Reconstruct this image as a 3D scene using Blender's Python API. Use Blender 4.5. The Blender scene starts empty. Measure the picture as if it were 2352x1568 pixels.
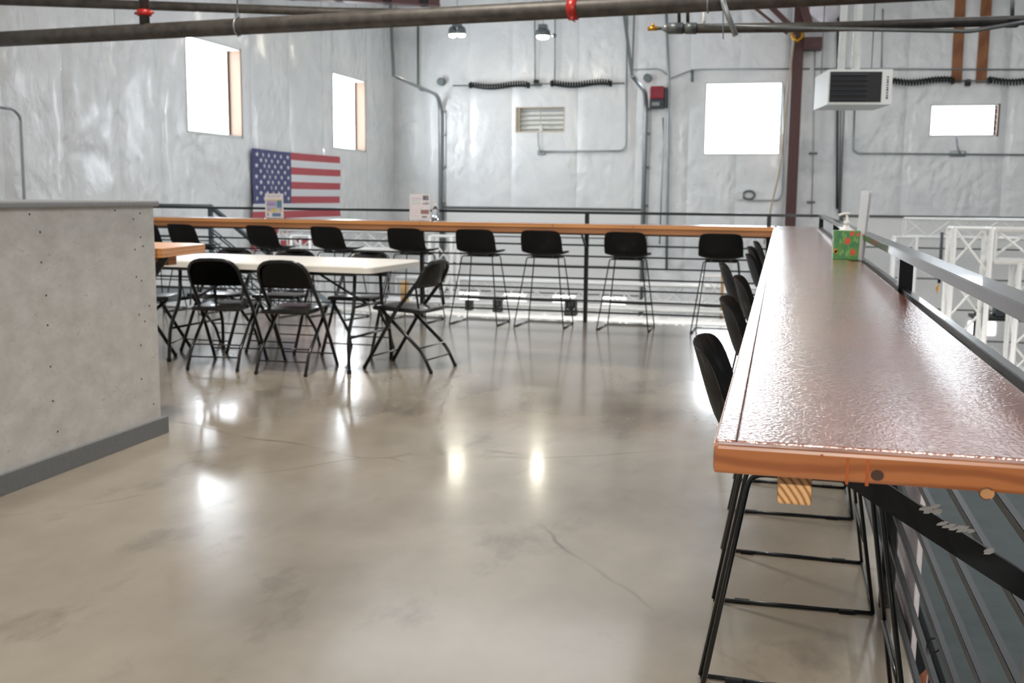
import bpy, bmesh, math, random
from mathutils import Vector, Matrix, noise
random.seed(4)
PI = math.pi
S = bpy.context.scene
COL = S.collection

# ------------------------------------------------------------------ camera
FPX, YAW, PITCH, ROLL, H = 2411.96, -.2483, -.1378, .0097, 1.2082
cy, sy, cp, sp = math.cos(YAW), math.sin(YAW), math.cos(PITCH), math.sin(PITCH)
FW = Vector((sy*cp, cy*cp, sp))
_r = Vector((cy, -sy, 0)); _u = _r.cross(FW)
RT = _r*math.cos(ROLL) + _u*math.sin(ROLL)
UP = -_r*math.sin(ROLL) + _u*math.cos(ROLL)
CAM = Vector((0, 0, H))
cd = bpy.data.cameras.new('camera'); cam = bpy.data.objects.new('camera', cd); COL.objects.link(cam)
cd.sensor_width = 36; cd.lens = 36*FPX/2352; cd.clip_start = .05; cd.clip_end = 200
m3 = Matrix((RT, UP, -FW)).transposed()
cam.matrix_world = Matrix.Translation(CAM) @ m3.to_4x4()
cd.dof.use_dof = True; cd.dof.focus_distance = 1.7; cd.dof.aperture_fstop = 10
S.camera = cam
def at(px, py, axis, v):
    d = FW + RT*((px-1176)/FPX) - UP*((py-784)/FPX)
    return CAM + d*((v-CAM[axis])/d[axis])
def AY(px, py, y=22.45): return at(px, py, 1, y)
def AX(px, py, x=-8.42): return at(px, py, 0, x)
def AZ(px, py, z=0.): return at(px, py, 2, z)

# ------------------------------------------------------------------ world, lights, exposure
w = bpy.data.worlds.new('world'); S.world = w; w.use_nodes = True
w.node_tree.nodes['Background'].inputs[0].default_value = (.80, .88, 1, 1)
w.node_tree.nodes['Background'].inputs[1].default_value = 1.0
S.view_settings.view_transform = 'Standard'; S.view_settings.look = 'None'
S.view_settings.gamma = 1; S.view_settings.exposure = 0.10; S.view_settings.use_curve_mapping = False
def area(loc, rot, sx, sy_, power, color=(1, .95, .88)):  # serves room lamps and added fill lights alike
    l = bpy.data.lights.new('lamp_and_fill_light', 'AREA'); l.shape = 'RECTANGLE'; l.size = sx; l.size_y = sy_
    l.energy = power; l.color = color
    o = bpy.data.objects.new('lamp_and_fill_light', l); o.location = loc; o.rotation_euler = rot; COL.objects.link(o)
    return o
WARM = (1, .93, .83); COOL = (.86, .93, 1)
for x, y, p in [(-4, -1.5, 45), (2.5, -1.5, 45), (5.5, 6, 170), (-4., 13.5, 105), (3.5, 14, 200), (11, 10, 130)]:
    area((x, y, 5.5), (0, 0, 0), 4.5, 4.5, p, (.97, .98, 1))  # broad added ceiling fill in place of unseen roof lamps
# the lamp row on the wall behind the viewer
area((.5, -4.6, 3.9), (math.radians(62), 0, 0), .25, .2, 300, WARM)
area((-2.6, 5.4, 5.2), (0, 0, 0), .6, .5, 190, WARM)
# added fill below the slab edge and at right, brightening the lower level
area((-3, 9.6, -.75), (math.radians(80), 0, 0), 9, .6, 160, (1, .97, .93))
area((6, 9.0, 3.6), (math.radians(35), 0, 0), 3, .6, 90, (1, .97, .93))
# added cool fill behind and to the left of the viewer, no opening there
area((-5, -5.6, 2.6), (math.radians(80), 0, 0), 4, 3, 45, COOL)

# ------------------------------------------------------------------ materials
MATS = {}
class N:
    def __init__(s, name):
        s.m = bpy.data.materials.new(name); s.m.use_nodes = True; s.t = s.m.node_tree
        s.b = s.t.nodes['Principled BSDF']; s._c = None; MATS[name] = s.m
    def n(s, ty, **k):
        o = s.t.nodes.new(ty)
        for a, v in k.items():
            if a in o.inputs.keys(): o.inputs[a].default_value = v
            else: setattr(o, a, v)
        return o
    def l(s, a, b): s.t.links.new(a, b)
    def co(s, scale=(1, 1, 1), rot=(0, 0, 0)):
        tc = s._c or s.n('ShaderNodeTexCoord'); s._c = tc
        mp = s.n('ShaderNodeMapping'); mp.inputs['Scale'].default_value = scale; mp.inputs['Rotation'].default_value = rot
        s.l(tc.outputs['Object'], mp.inputs[0]); return mp.outputs[0]
    def noise(s, scale, detail=4, rough=.55, sc=(1, 1, 1), dist=0, rot=(0, 0, 0)):
        o = s.n('ShaderNodeTexNoise'); o.inputs['Scale'].default_value = scale; o.inputs['Detail'].default_value = detail
        o.inputs['Roughness'].default_value = rough; o.inputs['Distortion'].default_value = dist
        s.l(s.co(sc, rot), o.inputs['Vector']); return o.outputs['Fac']
    def ramp(s, fac, stops):
        o = s.n('ShaderNodeValToRGB'); e = o.color_ramp.elements
        e[0].position, e[0].color = stops[0][0], (*stops[0][1], 1)
        e[1].position, e[1].color = stops[1][0], (*stops[1][1], 1)
        for p, c in stops[2:]:
            q = e.new(p); q.color = (*c, 1)
        s.l(fac, o.inputs[0]); return o.outputs[0]
    def mix(s, fac, a, b, mode='MIX'):
        o = s.n('ShaderNodeMix'); o.data_type = 'RGBA'; o.blend_type = mode
        for i, v in ((0, fac), (6, a), (7, b)):
            if isinstance(v, (int, float)): o.inputs[i].default_value = v
            elif isinstance(v, tuple): o.inputs[i].default_value = (*v, 1)
            else: s.l(v, o.inputs[i])
        return o.outputs[2]
    def col(s, v):
        if isinstance(v, tuple): s.b.inputs['Base Color'].default_value = (*v, 1)
        else: s.l(v, s.b.inputs['Base Color'])
    def set(s, **k):
        for a, v in k.items():
            i = s.b.inputs[a.replace('_', ' ')]
            if isinstance(v, (int, float, tuple)): i.default_value = v
            else: s.l(v, i)
        return s
    def bump(s, h, strength=.3, dist=.01, prev=None):
        o = s.n('ShaderNodeBump'); o.inputs['Strength'].default_value = strength; o.inputs['Distance'].default_value = dist
        s.l(h, o.inputs['Height'])
        if prev: s.l(prev, o.inputs['Normal'])
        s.l(o.outputs[0], s.b.inputs['Normal']); return o.outputs[0]
def srgb(r, g, b):
    f = lambda c: ((c/255+.055)/1.055)**2.4 if c > 10 else c/255/12.92
    return (f(r), f(g), f(b))
def simple(name, c, rough=.5, metal=0., bumpv=.05, nscale=60, coat=0., var=.08):
    x = N(name); a = x.noise(nscale, 3)
    lo = tuple(v*(1-var) for v in c); hi = tuple(min(1, v*(1+var)) for v in c)
    x.col(x.ramp(a, [(.3, lo), (.7, hi)])); x.set(Roughness=rough, Metallic=metal, Coat_Weight=coat)
    if bumpv: x.bump(a, bumpv, .002)
    return x.m
def emis(name, c, s):
    x = N(name); x.col(c); x.set(Emission_Color=(*c, 1), Emission_Strength=s); return x.m
def glass(name):
    x = N(name); x.col((.95, .97, 1)); x.set(Roughness=.03, Transmission_Weight=1., IOR=1.45); return x.m

# polished concrete
x = N('concrete'); a = x.noise(.55, 6, .6); b = x.noise(1.3, 6, .55, sc=(1, .6, 1)); c = x.noise(28, 5, .6)
c1 = x.ramp(a, [(.34, srgb(132, 122, 107)), (.68, srgb(180, 170, 153))])
c2 = x.ramp(b, [(.28, srgb(116, 106, 94)), (.72, srgb(182, 172, 156))])
cc = x.mix(.55, c1, c2)
v = x.n('ShaderNodeTexVoronoi'); v.feature = 'DISTANCE_TO_EDGE'; v.inputs['Scale'].default_value = .33
nd = x.n('ShaderNodeTexNoise'); nd.inputs['Scale'].default_value = 1.6; nd.inputs['Detail'].default_value = 3; nd.inputs['Roughness'].default_value = .4; x.l(x.co(), nd.inputs['Vector'])
va = x.n('ShaderNodeVectorMath'); va.operation = 'MULTIPLY_ADD'; va.inputs[1].default_value = (.22, .22, 0)
x.l(nd.outputs['Color'], va.inputs[0]); x.l(x.co(), va.inputs[2]); x.l(va.outputs[0], v.inputs['Vector'])
crack = x.ramp(v.outputs['Distance'], [(0, (1, 1, 1)), (.004, (0, 0, 0))])
gate = x.ramp(x.noise(1.1, 3), [(.44, (0, 0, 0)), (.58, (.8, .8, .8))])
cr = x.mix(1., crack, gate, 'MULTIPLY')
cc = x.mix(cr, cc, srgb(92, 80, 68))
sm = x.noise(2.6, 7, .62, sc=(1, .55, 1), rot=(0, 0, .5))
cc = x.mix(x.ramp(sm, [(.56, (0, 0, 0)), (.72, (.7, .7, .7))]), cc, srgb(104, 95, 86))
cc = x.mix(x.ramp(c, [(.66, (0, 0, 0)), (.8, (.35, .35, .35))]), cc, srgb(140, 130, 118))
x.col(cc)
x.set(Roughness=x.ramp(b, [(.3, (.17, .17, .17)), (.7, (.262, .262, .262))]), Specular_IOR_Level=.6)
x.set(Coat_Weight=.5, Coat_Roughness=.11)
x.bump(x.noise(5, 4), .06, .004)
# white vinyl-faced insulation
x = N('vinyl'); a = x.noise(1.4, 5, .6, dist=1.2); b = x.noise(5.5, 4, .55, sc=(1, 1, .55), dist=1.6, rot=(.3, .2, .2)); c = x.noise(24, 2)
x.col(x.ramp(a, [(.3, srgb(222, 224, 226)), (.7, srgb(236, 237, 238))]))
x.set(Roughness=.24, Specular_IOR_Level=.45, Coat_Weight=.25, Coat_Roughness=.15)
g = x.ramp(b, [(.35, (0, 0, 0)), (.5, (1, 1, 1)), (.65, (.1, .1, .1))])
d = x.n('ShaderNodeTexVoronoi'); d.feature = 'SMOOTH_F1'; d.inputs['Scale'].default_value = 7
mv = x.n('ShaderNodeVectorMath'); mv.operation = 'MULTIPLY_ADD'; mv.inputs[1].default_value = (.25, .25, .25)
nn = x.n('ShaderNodeTexNoise'); nn.inputs['Scale'].default_value = 2.2; x.l(x.co(), nn.inputs['Vector']); x.l(nn.outputs['Color'], mv.inputs[0]); x.l(x.co((1, 1, .6), (.5, .4, .3)), mv.inputs[2]); x.l(mv.outputs[0], d.inputs['Vector'])
mask = x.ramp(x.noise(.7, 3), [(.42, (.12, .12, .12)), (.6, (1, 1, 1))])
x.bump(x.mix(1., d.outputs['Distance'], mask, 'MULTIPLY'), 1., .035, x.bump(g, .2, .02))
MATS['ceiling'] = simple('ceiling_white', srgb(215, 216, 218), .6)
# dark brown glazed counter top, orange-peel finish
x = N('counter_top'); a = x.noise(3, 5, .6, sc=(4, .7, 1)); b = x.n('ShaderNodeTexVoronoi'); b.feature = 'DISTANCE_TO_EDGE'; b.inputs['Scale'].default_value = 120
x.l(x.co((1, .8, 1)), b.inputs['Vector'])
x.col(x.ramp(a, [(.28, srgb(116, 58, 34)), (.72, srgb(156, 84, 52))]))
x.set(Roughness=.32, Specular_IOR_Level=.6, Coat_Weight=1., Coat_Roughness=.13, Coat_IOR=1.7)
n1 = x.bump(x.ramp(b.outputs['Distance'], [(0, (0, 0, 0)), (.25, (1, 1, 1))]), .16, .0012)
x.bump(x.noise(190, 4, .65, sc=(1, .6, 1), dist=1.5), .20, .0014, n1)
x.l(x.t.nodes['Principled BSDF'].inputs['Normal'].links[0].from_socket, x.b.inputs['Coat Normal'])
def wood(name, dark, light, sc=(1, 1, 1), ring=18, rough=.35, coat=.3, knots=None):
    x = N(name); wv = x.n('ShaderNodeTexWave'); wv.wave_type = 'BANDS'; wv.bands_direction = 'Z'
    wv.inputs['Scale'].default_value = ring; wv.inputs['Distortion'].default_value = 5; wv.inputs['Detail'].default_value = 3
    wv.inputs['Detail Scale'].default_value = .8
    x.l(x.co(sc), wv.inputs['Vector'])
    c = x.ramp(wv.outputs['Fac'], [(.1, dark), (.75, light)])
    c = x.mix(.35, c, x.ramp(x.noise(6, 5, sc=sc), [(.3, dark), (.7, light)]))
    x.col(c); x.set(Roughness=rough, Coat_Weight=coat, Coat_Roughness=.2); x.bump(wv.outputs['Fac'], .05, .001)
    return x.m
wood('fir_end', srgb(132, 74, 38), srgb(168, 104, 58), (1.2, 1, 3.0), 6)
wood('fir_edge', srgb(182, 118, 66), srgb(222, 160, 98), (1, .12, 3), 5)
wood('fir_far', srgb(200, 130, 72), srgb(228, 164, 102), (.12, 1, 3), 5)
wood('fir_batten', srgb(150, 98, 62), srgb(188, 134, 92), (.2, .2, 3), 5, .6, 0)
wood('ply', srgb(176, 138, 88), srgb(206, 170, 118), (1, .3, 2), 8, .6, 0)
wood('plank_brown', srgb(128, 78, 46), srgb(160, 104, 64), (3, 1, .2), 3, .6, 0)
# end grain block with growth rings
x = N('end_grain'); wv = x.n('ShaderNodeTexWave'); wv.wave_type = 'RINGS'; wv.rings_direction = 'Y'
wv.inputs['Scale'].default_value = 48; wv.inputs['Distortion'].default_value = 1.2; wv.inputs['Detail'].default_value = 2
mp = x.n('ShaderNodeMapping'); mp.inputs['Location'].default_value = (.035, 0, -.862); tc = x.n('ShaderNodeTexCoord')
x.l(tc.outputs['Object'], mp.inputs[0]); x.l(mp.outputs[0], wv.inputs['Vector'])
x.col(x.ramp(wv.outputs['Fac'], [(.05, srgb(150, 100, 56)), (.5, srgb(206, 160, 108)), (.9, srgb(216, 172, 122))])); x.set(Roughness=.65)
simple('knot_dark', srgb(62, 38, 26), .5); simple('knot_tan', srgb(170, 122, 78), .5)
simple('stain_red', srgb(160, 78, 34), .4)
simple('black_steel', srgb(26, 28, 30), .32, .3, .04, 80, .2)
simple('rail_steel', srgb(40, 44, 48), .30, .55, .08, 40, .35, .2)
simple('scrape_white', srgb(246, 246, 242), .6)
simple('black_plastic', srgb(24, 25, 28), .42, 0, .03, 200)
simple('chair_metal', srgb(22, 22, 24), .28, .3, .02, 100, .3)
simple('rubber', srgb(14, 14, 15), .8)
simple('table_white', srgb(232, 228, 220), .38, 0, .06, 220)
simple('white_metal', srgb(214, 216, 214), .4, 0, .02)
simple('white_plastic', srgb(236, 236, 232), .3)
simple('galvanised', srgb(158, 164, 166), .4, .7, .05, 30, 0, .15)
simple('galvanised_dark', srgb(110, 116, 118), .45, .5, .05, 30, 0, .15)
simple('white_truss', srgb(232, 232, 230), .35, .05, .02)
simple('brown_steel', srgb(78, 46, 44), .5, .1, .05, 20, 0, .15)
simple('pipe_black', srgb(74, 70, 66), .5, .25, .15, 14, 0, .35)
simple('bar_steel', srgb(30, 32, 34), .4, 0, .04, 80)
simple('stair_steel', srgb(74, 86, 94), .45, .1)
simple('red_fitting', srgb(168, 38, 32), .35, .1)
simple('brass', srgb(206, 150, 50), .35, .7)
simple('opener_red', srgb(146, 26, 44), .35); simple('opener_grey', srgb(52, 56, 62), .5)
simple('grille_black', srgb(18, 19, 20), .6)
simple('baseboard_grey', srgb(112, 114, 116), .5)
simple('cap_grey', srgb(140, 142, 144), .35)
simple('coil_black', srgb(30, 34, 32), .5, .4)
simple('mat_green', srgb(66, 76, 76), .7, 0, .1, 8, 0, .15)
simple('door_white', srgb(234, 234, 232), .45, 0, .03)
simple('seal_dark', srgb(96, 98, 98), .7)
simple('tan_pole', srgb(160, 128, 84), .5)
simple('cloth_white', srgb(214, 208, 214), .7); simple('cloth_orange', srgb(200, 120, 80), .7)
simple('window_wood', srgb(92, 68, 48), .5); simple('sash_dark', srgb(60, 46, 38), .5)
simple('vent_tan', srgb(196, 186, 168), .5)
simple('paper', srgb(236, 232, 236), .5, bumpv=0); simple('print_blue', srgb(110, 140, 176), .5, bumpv=0)
simple('print_teal', srgb(96, 144, 168), .5, bumpv=0); simple('print_yellow', srgb(222, 196, 110), .5, bumpv=0)
simple('print_grey', srgb(120, 122, 132), .5, bumpv=0); simple('print_lilac', srgb(184, 172, 214), .5, bumpv=0)
simple('print_brown', srgb(160, 124, 116), .5, bumpv=0); simple('print_pink', srgb(220, 170, 184), .5, bumpv=0)
simple('print_aqua', srgb(160, 216, 214), .5, bumpv=0)
simple('leaf_green', srgb(120, 168, 96), .5, bumpv=0); simple('flower_red', srgb(206, 78, 44), .5, bumpv=0); simple('flower_orange', srgb(196, 132, 40), .5, bumpv=0)
simple('leaf_teal', srgb(44, 118, 96), .5, bumpv=0)
x = N('tissue_green'); x.col(x.ramp(x.noise(26, 3), [(.35, srgb(40, 120, 66)), (.65, srgb(88, 146, 60))])); x.set(Roughness=.35)
simple('flag_red', srgb(186, 76, 84), .6, bumpv=.05); simple('flag_white', srgb(226, 228, 232), .6); simple('flag_blue', srgb(72, 74, 122), .6)
glass('clear_acrylic'); x = N('frosted'); x.col((.95, .97, 1)); x.set(Roughness=.35, Transmission_Weight=.55, IOR=1.3); simple('rope', srgb(190, 172, 146), .8)
emis('daylight_pane', (.88, .94, 1.), 17.0); emis('daylight_small', (1, .99, .97), 5.0); emis('lamp_glow', (1, .94, .76), 110.)
x = N('painted_osb'); a = x.noise(7, 6, .65, sc=(1, 1, 1.6)); b = x.noise(38, 5, .7, sc=(1, .5, 1), dist=2.2)
c = x.mix(x.ramp(b, [(.60, (0, 0, 0)), (.70, (.9, .9, .9))]), x.ramp(a, [(.3, srgb(188, 185, 180)), (.7, srgb(212, 211, 208))]), srgb(176, 152, 124))
x.col(c); x.set(Roughness=.45, Coat_Weight=.2, Coat_Roughness=.25); x.bump(b, .15, .002)

# ------------------------------------------------------------------ mesh helpers
def obj(name, bm, mat, parent=None, smooth=False):
    me = bpy.data.meshes.new(name)
    if isinstance(bm, bmesh.types.BMesh): bm.to_mesh(me); bm.free()
    else: me.from_pydata(*bm)
    for mm in (mat if isinstance(mat, (list, tuple)) else [mat]): me.materials.append(MATS[mm])
    if smooth:
        for p in me.polygons: p.use_smooth = True
    o = bpy.data.objects.new(name, me); COL.objects.link(o)
    if parent: o.parent = parent
    return o
def thing(name, label, cat, loc=(0, 0, 0), rotz=0, group=None):
    o = bpy.data.objects.new(name, None); o.empty_display_size = .1; COL.objects.link(o)
    o.location = loc; o.rotation_euler = (0, 0, rotz); o['label'] = label; o['category'] = cat
    if group: o['group'] = group
    return o
def tag(o, label, cat, group=None):
    o['label'] = label; o['category'] = cat
    if group: o['group'] = group
    return o
def struct(o, label=None):
    o['kind'] = 'structure'
    if label: o['label'] = label
    return o
def semp(name, loc=(0, 0, 0), label=None):
    o = bpy.data.objects.new(name, None); COL.objects.link(o); o.location = loc; return struct(o, label)
def B(): return bmesh.new()
def box(bm, x0, x1, y0, y1, z0, z1, bev=0, mi=0):
    vs = [bm.verts.new((x, y, z)) for x in (x0, x1) for y in (y0, y1) for z in (z0, z1)]
    f = [(0, 1, 3, 2), (4, 6, 7, 5), (0, 4, 5, 1), (2, 3, 7, 6), (0, 2, 6, 4), (1, 5, 7, 3)]
    fs = [bm.faces.new([vs[i] for i in q]) for q in f]
    for q in fs: q.material_index = mi
    if bev:
        es = list({e for q in fs for e in q.edges})
        bmesh.ops.bevel(bm, geom=es, offset=bev, segments=2, affect='EDGES', profile=.6)
    return bm
def obox(bm, a, b, wx, wz, up=Vector((0, 0, 1)), bev=0):
    """rectangular bar from a to b, wx wide sideways, wz along up"""
    a, b = Vector(a), Vector(b); d = (b-a).normalized(); s = d.cross(up)
    if s.length < 1e-4: s = Vector((1, 0, 0))
    s.normalize(); u = s.cross(d).normalized()
    vs = []
    for p in (a, b):
        for i, j in ((-1, -1), (1, -1), (1, 1), (-1, 1)): vs.append(bm.verts.new(p+s*(i*wx/2)+u*(j*wz/2)))
    fs = [bm.faces.new([vs[i] for i in q]) for q in ((0, 1, 2, 3), (7, 6, 5, 4), (0, 4, 5, 1), (1, 5, 6, 2), (2, 6, 7, 3), (3, 7, 4, 0))]
    bmesh.ops.recalc_face_normals(bm, faces=fs)
    if bev: bmesh.ops.bevel(bm, geom=list({e for q in fs for e in q.edges}), offset=bev, segments=2, affect='EDGES')
    return bm
def fillet(pts, r, n=5):
    pts = [Vector(p) for p in pts]; out = [pts[0]]
    for i in range(1, len(pts)-1):
        a, p, c = pts[i-1], pts[i], pts[i+1]; u = (a-p); v = (c-p)
        rr = min(r, u.length*.45, v.length*.45); u.normalize(); v.normalize()
        s, e = p+u*rr, p+v*rr
        for k in range(n+1):
            t = k/n; out.append(s*(1-t)**2+p*2*t*(1-t)+e*t*t)
    out.append(pts[-1]); return out
def tube(bm, pts, r, n=8, cap=True, sx=1., rad=None):
    pts = [Vector(p) for p in pts]; rings = []; prev = None
    for i, p in enumerate(pts):
        d = (pts[min(i+1, len(pts)-1)]-pts[max(i-1, 0)]).normalized()
        if prev is None:
            s = d.cross(Vector((0, 0, 1)))
            if s.length < .05: s = d.cross(Vector((1, 0, 0)))
        else: s = prev - d*prev.dot(d)
        s.normalize(); prev = s; u = s.cross(d)
        q = rad[i] if rad else r
        rings.append([bm.verts.new(p+s*(math.cos(2*PI*k/n)*q*sx)+u*(math.sin(2*PI*k/n)*q)) for k in range(n)])
    for a, b in zip(rings, rings[1:]):
        for k in range(n):
            f = bm.faces.new((a[k], a[(k+1) % n], b[(k+1) % n], b[k])); f.smooth = True
    if cap: bm.faces.new(rings[0]); bm.faces.new(rings[-1][::-1])
    bmesh.ops.recalc_face_normals(bm, faces=bm.faces[:])
    return bm
def lathe(bm, prof, n=20, c=(0, 0, 0)):
    c = Vector(c); rs = [[bm.verts.new(c+Vector((r*math.cos(2*PI*k/n), r*math.sin(2*PI*k/n), z))) for k in range(n)] for r, z in prof]
    for a, b in zip(rs, rs[1:]):
        for k in range(n):
            f = bm.faces.new((a[k], a[(k+1) % n], b[(k+1) % n], b[k])); f.smooth = True
    bm.faces.new(rs[0][::-1]); bm.faces.new(rs[-1]); return bm
def quad(bm, pts, mi=0):
    f = bm.faces.new([bm.verts.new(p) for p in pts]); f.material_index = mi; return f
def dup(root, loc, rotz, label, name=None):
    r = root.copy(); COL.objects.link(r); r.location = loc; r.rotation_euler = (0, 0, rotz); r['label'] = label
    for ch in list(root.children):
        c = ch.copy(); COL.objects.link(c); c.parent = r
        for g in ch.children:
            d = g.copy(); COL.objects.link(d); d.parent = c
    return r

# ------------------------------------------------------------------ structure
XR, YR, ZC = .352, 9.985, .957          # right rail centre, far rail centre, counter height
XL, CW, Y0 = -.057, .38, 1.078
YB, XWL, ZLO, ZHI = 22.5, -8.47, -3.3, 5.7
struct(obj('floor', box(B(), XWL, XR+.035, -5, YR+.035, -.30, 0), 'concrete'), 'polished tan grey concrete mezzanine floor with fine cracks')
struct(obj('floor', box(B(), XWL, 16, -6, YB, ZLO-.1, ZLO), 'mat_green'), 'dark grey green matting on the lower level')
struct(obj('ceiling', box(B(), XWL-.2, 16.2, -6.2, YB+.2, ZHI, ZHI+.1), 'ceiling_white'))
# behind and beside the viewer
struct(obj('wall_front', box(B(), XWL, 16, -6.2, -6, ZLO, ZHI), 'ceiling_white'))
struct(obj('wall_right', box(B(), 16, 16.2, -6.2, YB, ZLO, ZHI), 'ceiling_white'))

WINS_L = [(13.93, 15.50, 2.11, 3.44), (19.10, 20.68, 2.11, 3.49)]                       # y0,y1,z0,z1 on the left wall
WINS_B = [(-1.60, -.12, 2.12, 3.52), (2.78, 3.98, 2.48, 3.03), (-5.67, -4.575, 2.565, 3.105)]  # x0,x1,z0,z1 on the back wall
DOORS_B = [(-7.28, -2.88, ZLO, .93), (1.22, 5.62, ZLO, .86)]
def sheet(u0, u1, z0, z1, holes, P, seed, amp=.03):
    """one wrinkled sheet of facing between two seams; P(u, z, d) places a point d metres proud of the wall"""
    us = {u0, u1}; zs = {z0, z1}
    n = max(2, int((u1-u0)/.11))
    for i in range(n+1): us.add(u0+(u1-u0)*i/n)
    m = max(2, int((z1-z0)/.13))
    for i in range(m+1): zs.add(z0+(z1-z0)*i/m)
    for a, b, c, d in holes:
        for q in (a, b):
            if u0 < q < u1: us.add(q)
        for q in (c, d):
            if z0 < q < z1: zs.add(q)
    us, zs = sorted(us), sorted(zs)
    bm = B(); V = []
    for u in us:
        row = []
        for z in zs:
            e = min(1, (u-u0)/.12, (u1-u)/.12); k = 1
            for a, b, c, d in holes:
                dd = max(max(a-u, u-b), max(c-z, z-d)); k = min(k, max(0, dd/.25))
            q = noise.noise(Vector((u*1.1+seed*7.3, z*.75, seed))) + .5*noise.noise(Vector((u*2.6+z*1.6, z*1.9-u, seed*3.1)))
            q2 = abs(noise.noise(Vector((u*3.2+z*2.2, z*1.1-u*1.4, seed*5.7))))
            row.append(bm.verts.new(P(u, z, .012+max(0, e)*.028 + (q*amp+q2*amp*.5)*k*max(.15, e))))
        V.append(row)
    for i in range(len(us)-1):
        for j in range(len(zs)-1):
            uc, zc_ = (us[i]+us[i+1])/2, (zs[j]+zs[j+1])/2
            if any(a < uc < b and c < zc_ < d for a, b, c, d in holes): continue
            f = bm.faces.new((V[i][j], V[i+1][j], V[i+1][j+1], V[i][j+1])); f.smooth = True
    for v in [v for v in bm.verts if not v.link_faces]: bm.verts.remove(v)
    return bm
PL = lambda u, z, d: (XWL+d, u, z)
PB = lambda u, z, d: (u, YB-d, z)
wl = semp('wall_left', (0, 0, 0), 'wall of wrinkled shiny white insulation sheets on the left')
ys = [-6, -4.1, -2.2, -.4, 1.5, 3.4, 5.2, 7.0, 8.75, 10.15, 11.2, 12.3, 13.25, 15.9, 17.3, 18.7, 20.9, YB]
for i, (a, b) in enumerate(zip(ys, ys[1:])): obj('insulation_sheet', sheet(a, b, ZLO, ZHI, WINS_L, PL, i+1, .045), 'vinyl', wl)
obj('backing', box(B(), XWL-.35, XWL-.30, -6, YB, ZLO, ZHI), 'ceiling_white', wl)
wb = semp('wall_back', (0, 0, 0), 'back wall of white insulation sheets behind the railings')
xs = [XWL, -7.75, -6.7, -5.75, -4.3, -3.05, -1.95, -.95, .05, 1.0, 2.3, 4.15, 5.8, 7.6, 9.4, 11.2, 13.4, 16]
for i, (a, b) in enumerate(zip(xs, xs[1:])): obj('insulation_sheet', sheet(a, b, ZLO, ZHI, WINS_B+DOORS_B, PB, i+40, .022), 'vinyl', wb)
obj('backing', box(B(), XWL, 16, YB+.30, YB+.35, ZLO, ZHI), 'ceiling_white', wb)

def window(n, axis, a, b, c, d, dep, pane, frame_m, side_m, label, mull=False):
    """box reveal of four boards with the pane at its back"""
    t = .035; root = semp('window_%d' % n, (0, 0, 0), label)
    def part(nm, u0, u1, z0, z1, d0, d1, m):
        if axis == 'x': bm = box(B(), XWL-d1, XWL-d0, u0, u1, z0, z1)
        else: bm = box(B(), u0, u1, YB+d0, YB+d1, z0, z1)
        return obj(nm, bm, m, root)
    part('jamb', a-t, a, c-t, d+t, -.05, dep, frame_m); part('jamb', b, b+t, c-t, d+t, -.05, dep, side_m)
    part('head', a, b, d, d+t, -.05, dep, frame_m); part('sill', a, b, c-t, c, -.05, dep, frame_m)
    p = part('pane', a, b, c, d, dep-.03, dep-.02, pane)
    if side_m == 'window_wood': part('sash', b-.045, b, c, d, dep-.05, dep-.031, 'sash_dark')
    if mull: part('mullion', (a+b)/2-.015, (a+b)/2+.015, c, d, dep-.06, dep-.031, frame_m)
window(1, 'x', *WINS_L[0], .20, 'daylight_pane', 'white_metal', 'window_wood', 'larger bright window with timber reveal on left wall')
window(2, 'x', *WINS_L[1], .20, 'daylight_pane', 'white_metal', 'window_wood', 'bright window above the flag end, by the corner')
window(3, 'y', *WINS_B[0], .10, 'daylight_pane', 'white_metal', 'white_metal', 'square bright window on back wall beside brown column')
window(4, 'y', *WINS_B[1], .12, 'daylight_pane', 'white_metal', 'window_wood', 'low wide bright louvred window right of the heater')
# louvre blades in window 4 and in the wall vent
w4 = [o for o in COL.objects if o.name == 'window_4'][0]
for k in range(5): obj('louvre_blade', box(B(), 2.78, 3.98, YB+.02, YB+.075, 2.54+k*.11, 2.545+k*.11), 'white_metal', w4)
vent = thing('wall_vent', 'louvred vent with tan frame between the two black coil springs', 'vent', (-5.12, YB, 2.84))
a, b, c, d = -.55, .545, -.275, .265
obj('frame', box(box(box(box(B(), a, a+.03, -.04, .14, c, d), b-.03, b, -.04, .14, c, d), a+.03, b-.03, -.04, .14, d-.025, d), a+.03, b-.03, -.04, .14, c, c+.025), 'vent_tan', vent)
obj('side_panel', box(B(), a+.03, a+.09, 0, .12, c+.025, d-.025), 'vent_tan', vent)
obj('pane', box(B(), a+.03, b-.03, .13, .14, c+.025, d-.025), 'white_plastic', vent)
for k in range(5): obj('slat', obox(B(), (a+.09, .06, c+.07+k*.1), (b-.03, .06, c+.07+k*.1), .07, .012, Vector((0, .5, 1))), 'white_metal', vent)
obj('actuator', box(B(), -.02, .06, -.05, .0, -.26, -.12, .01), 'white_metal', vent)
obj('centre_rod', box(B(), -.005, .01, -.01, .0, -.12, .24), 'vent_tan', vent)

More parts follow.
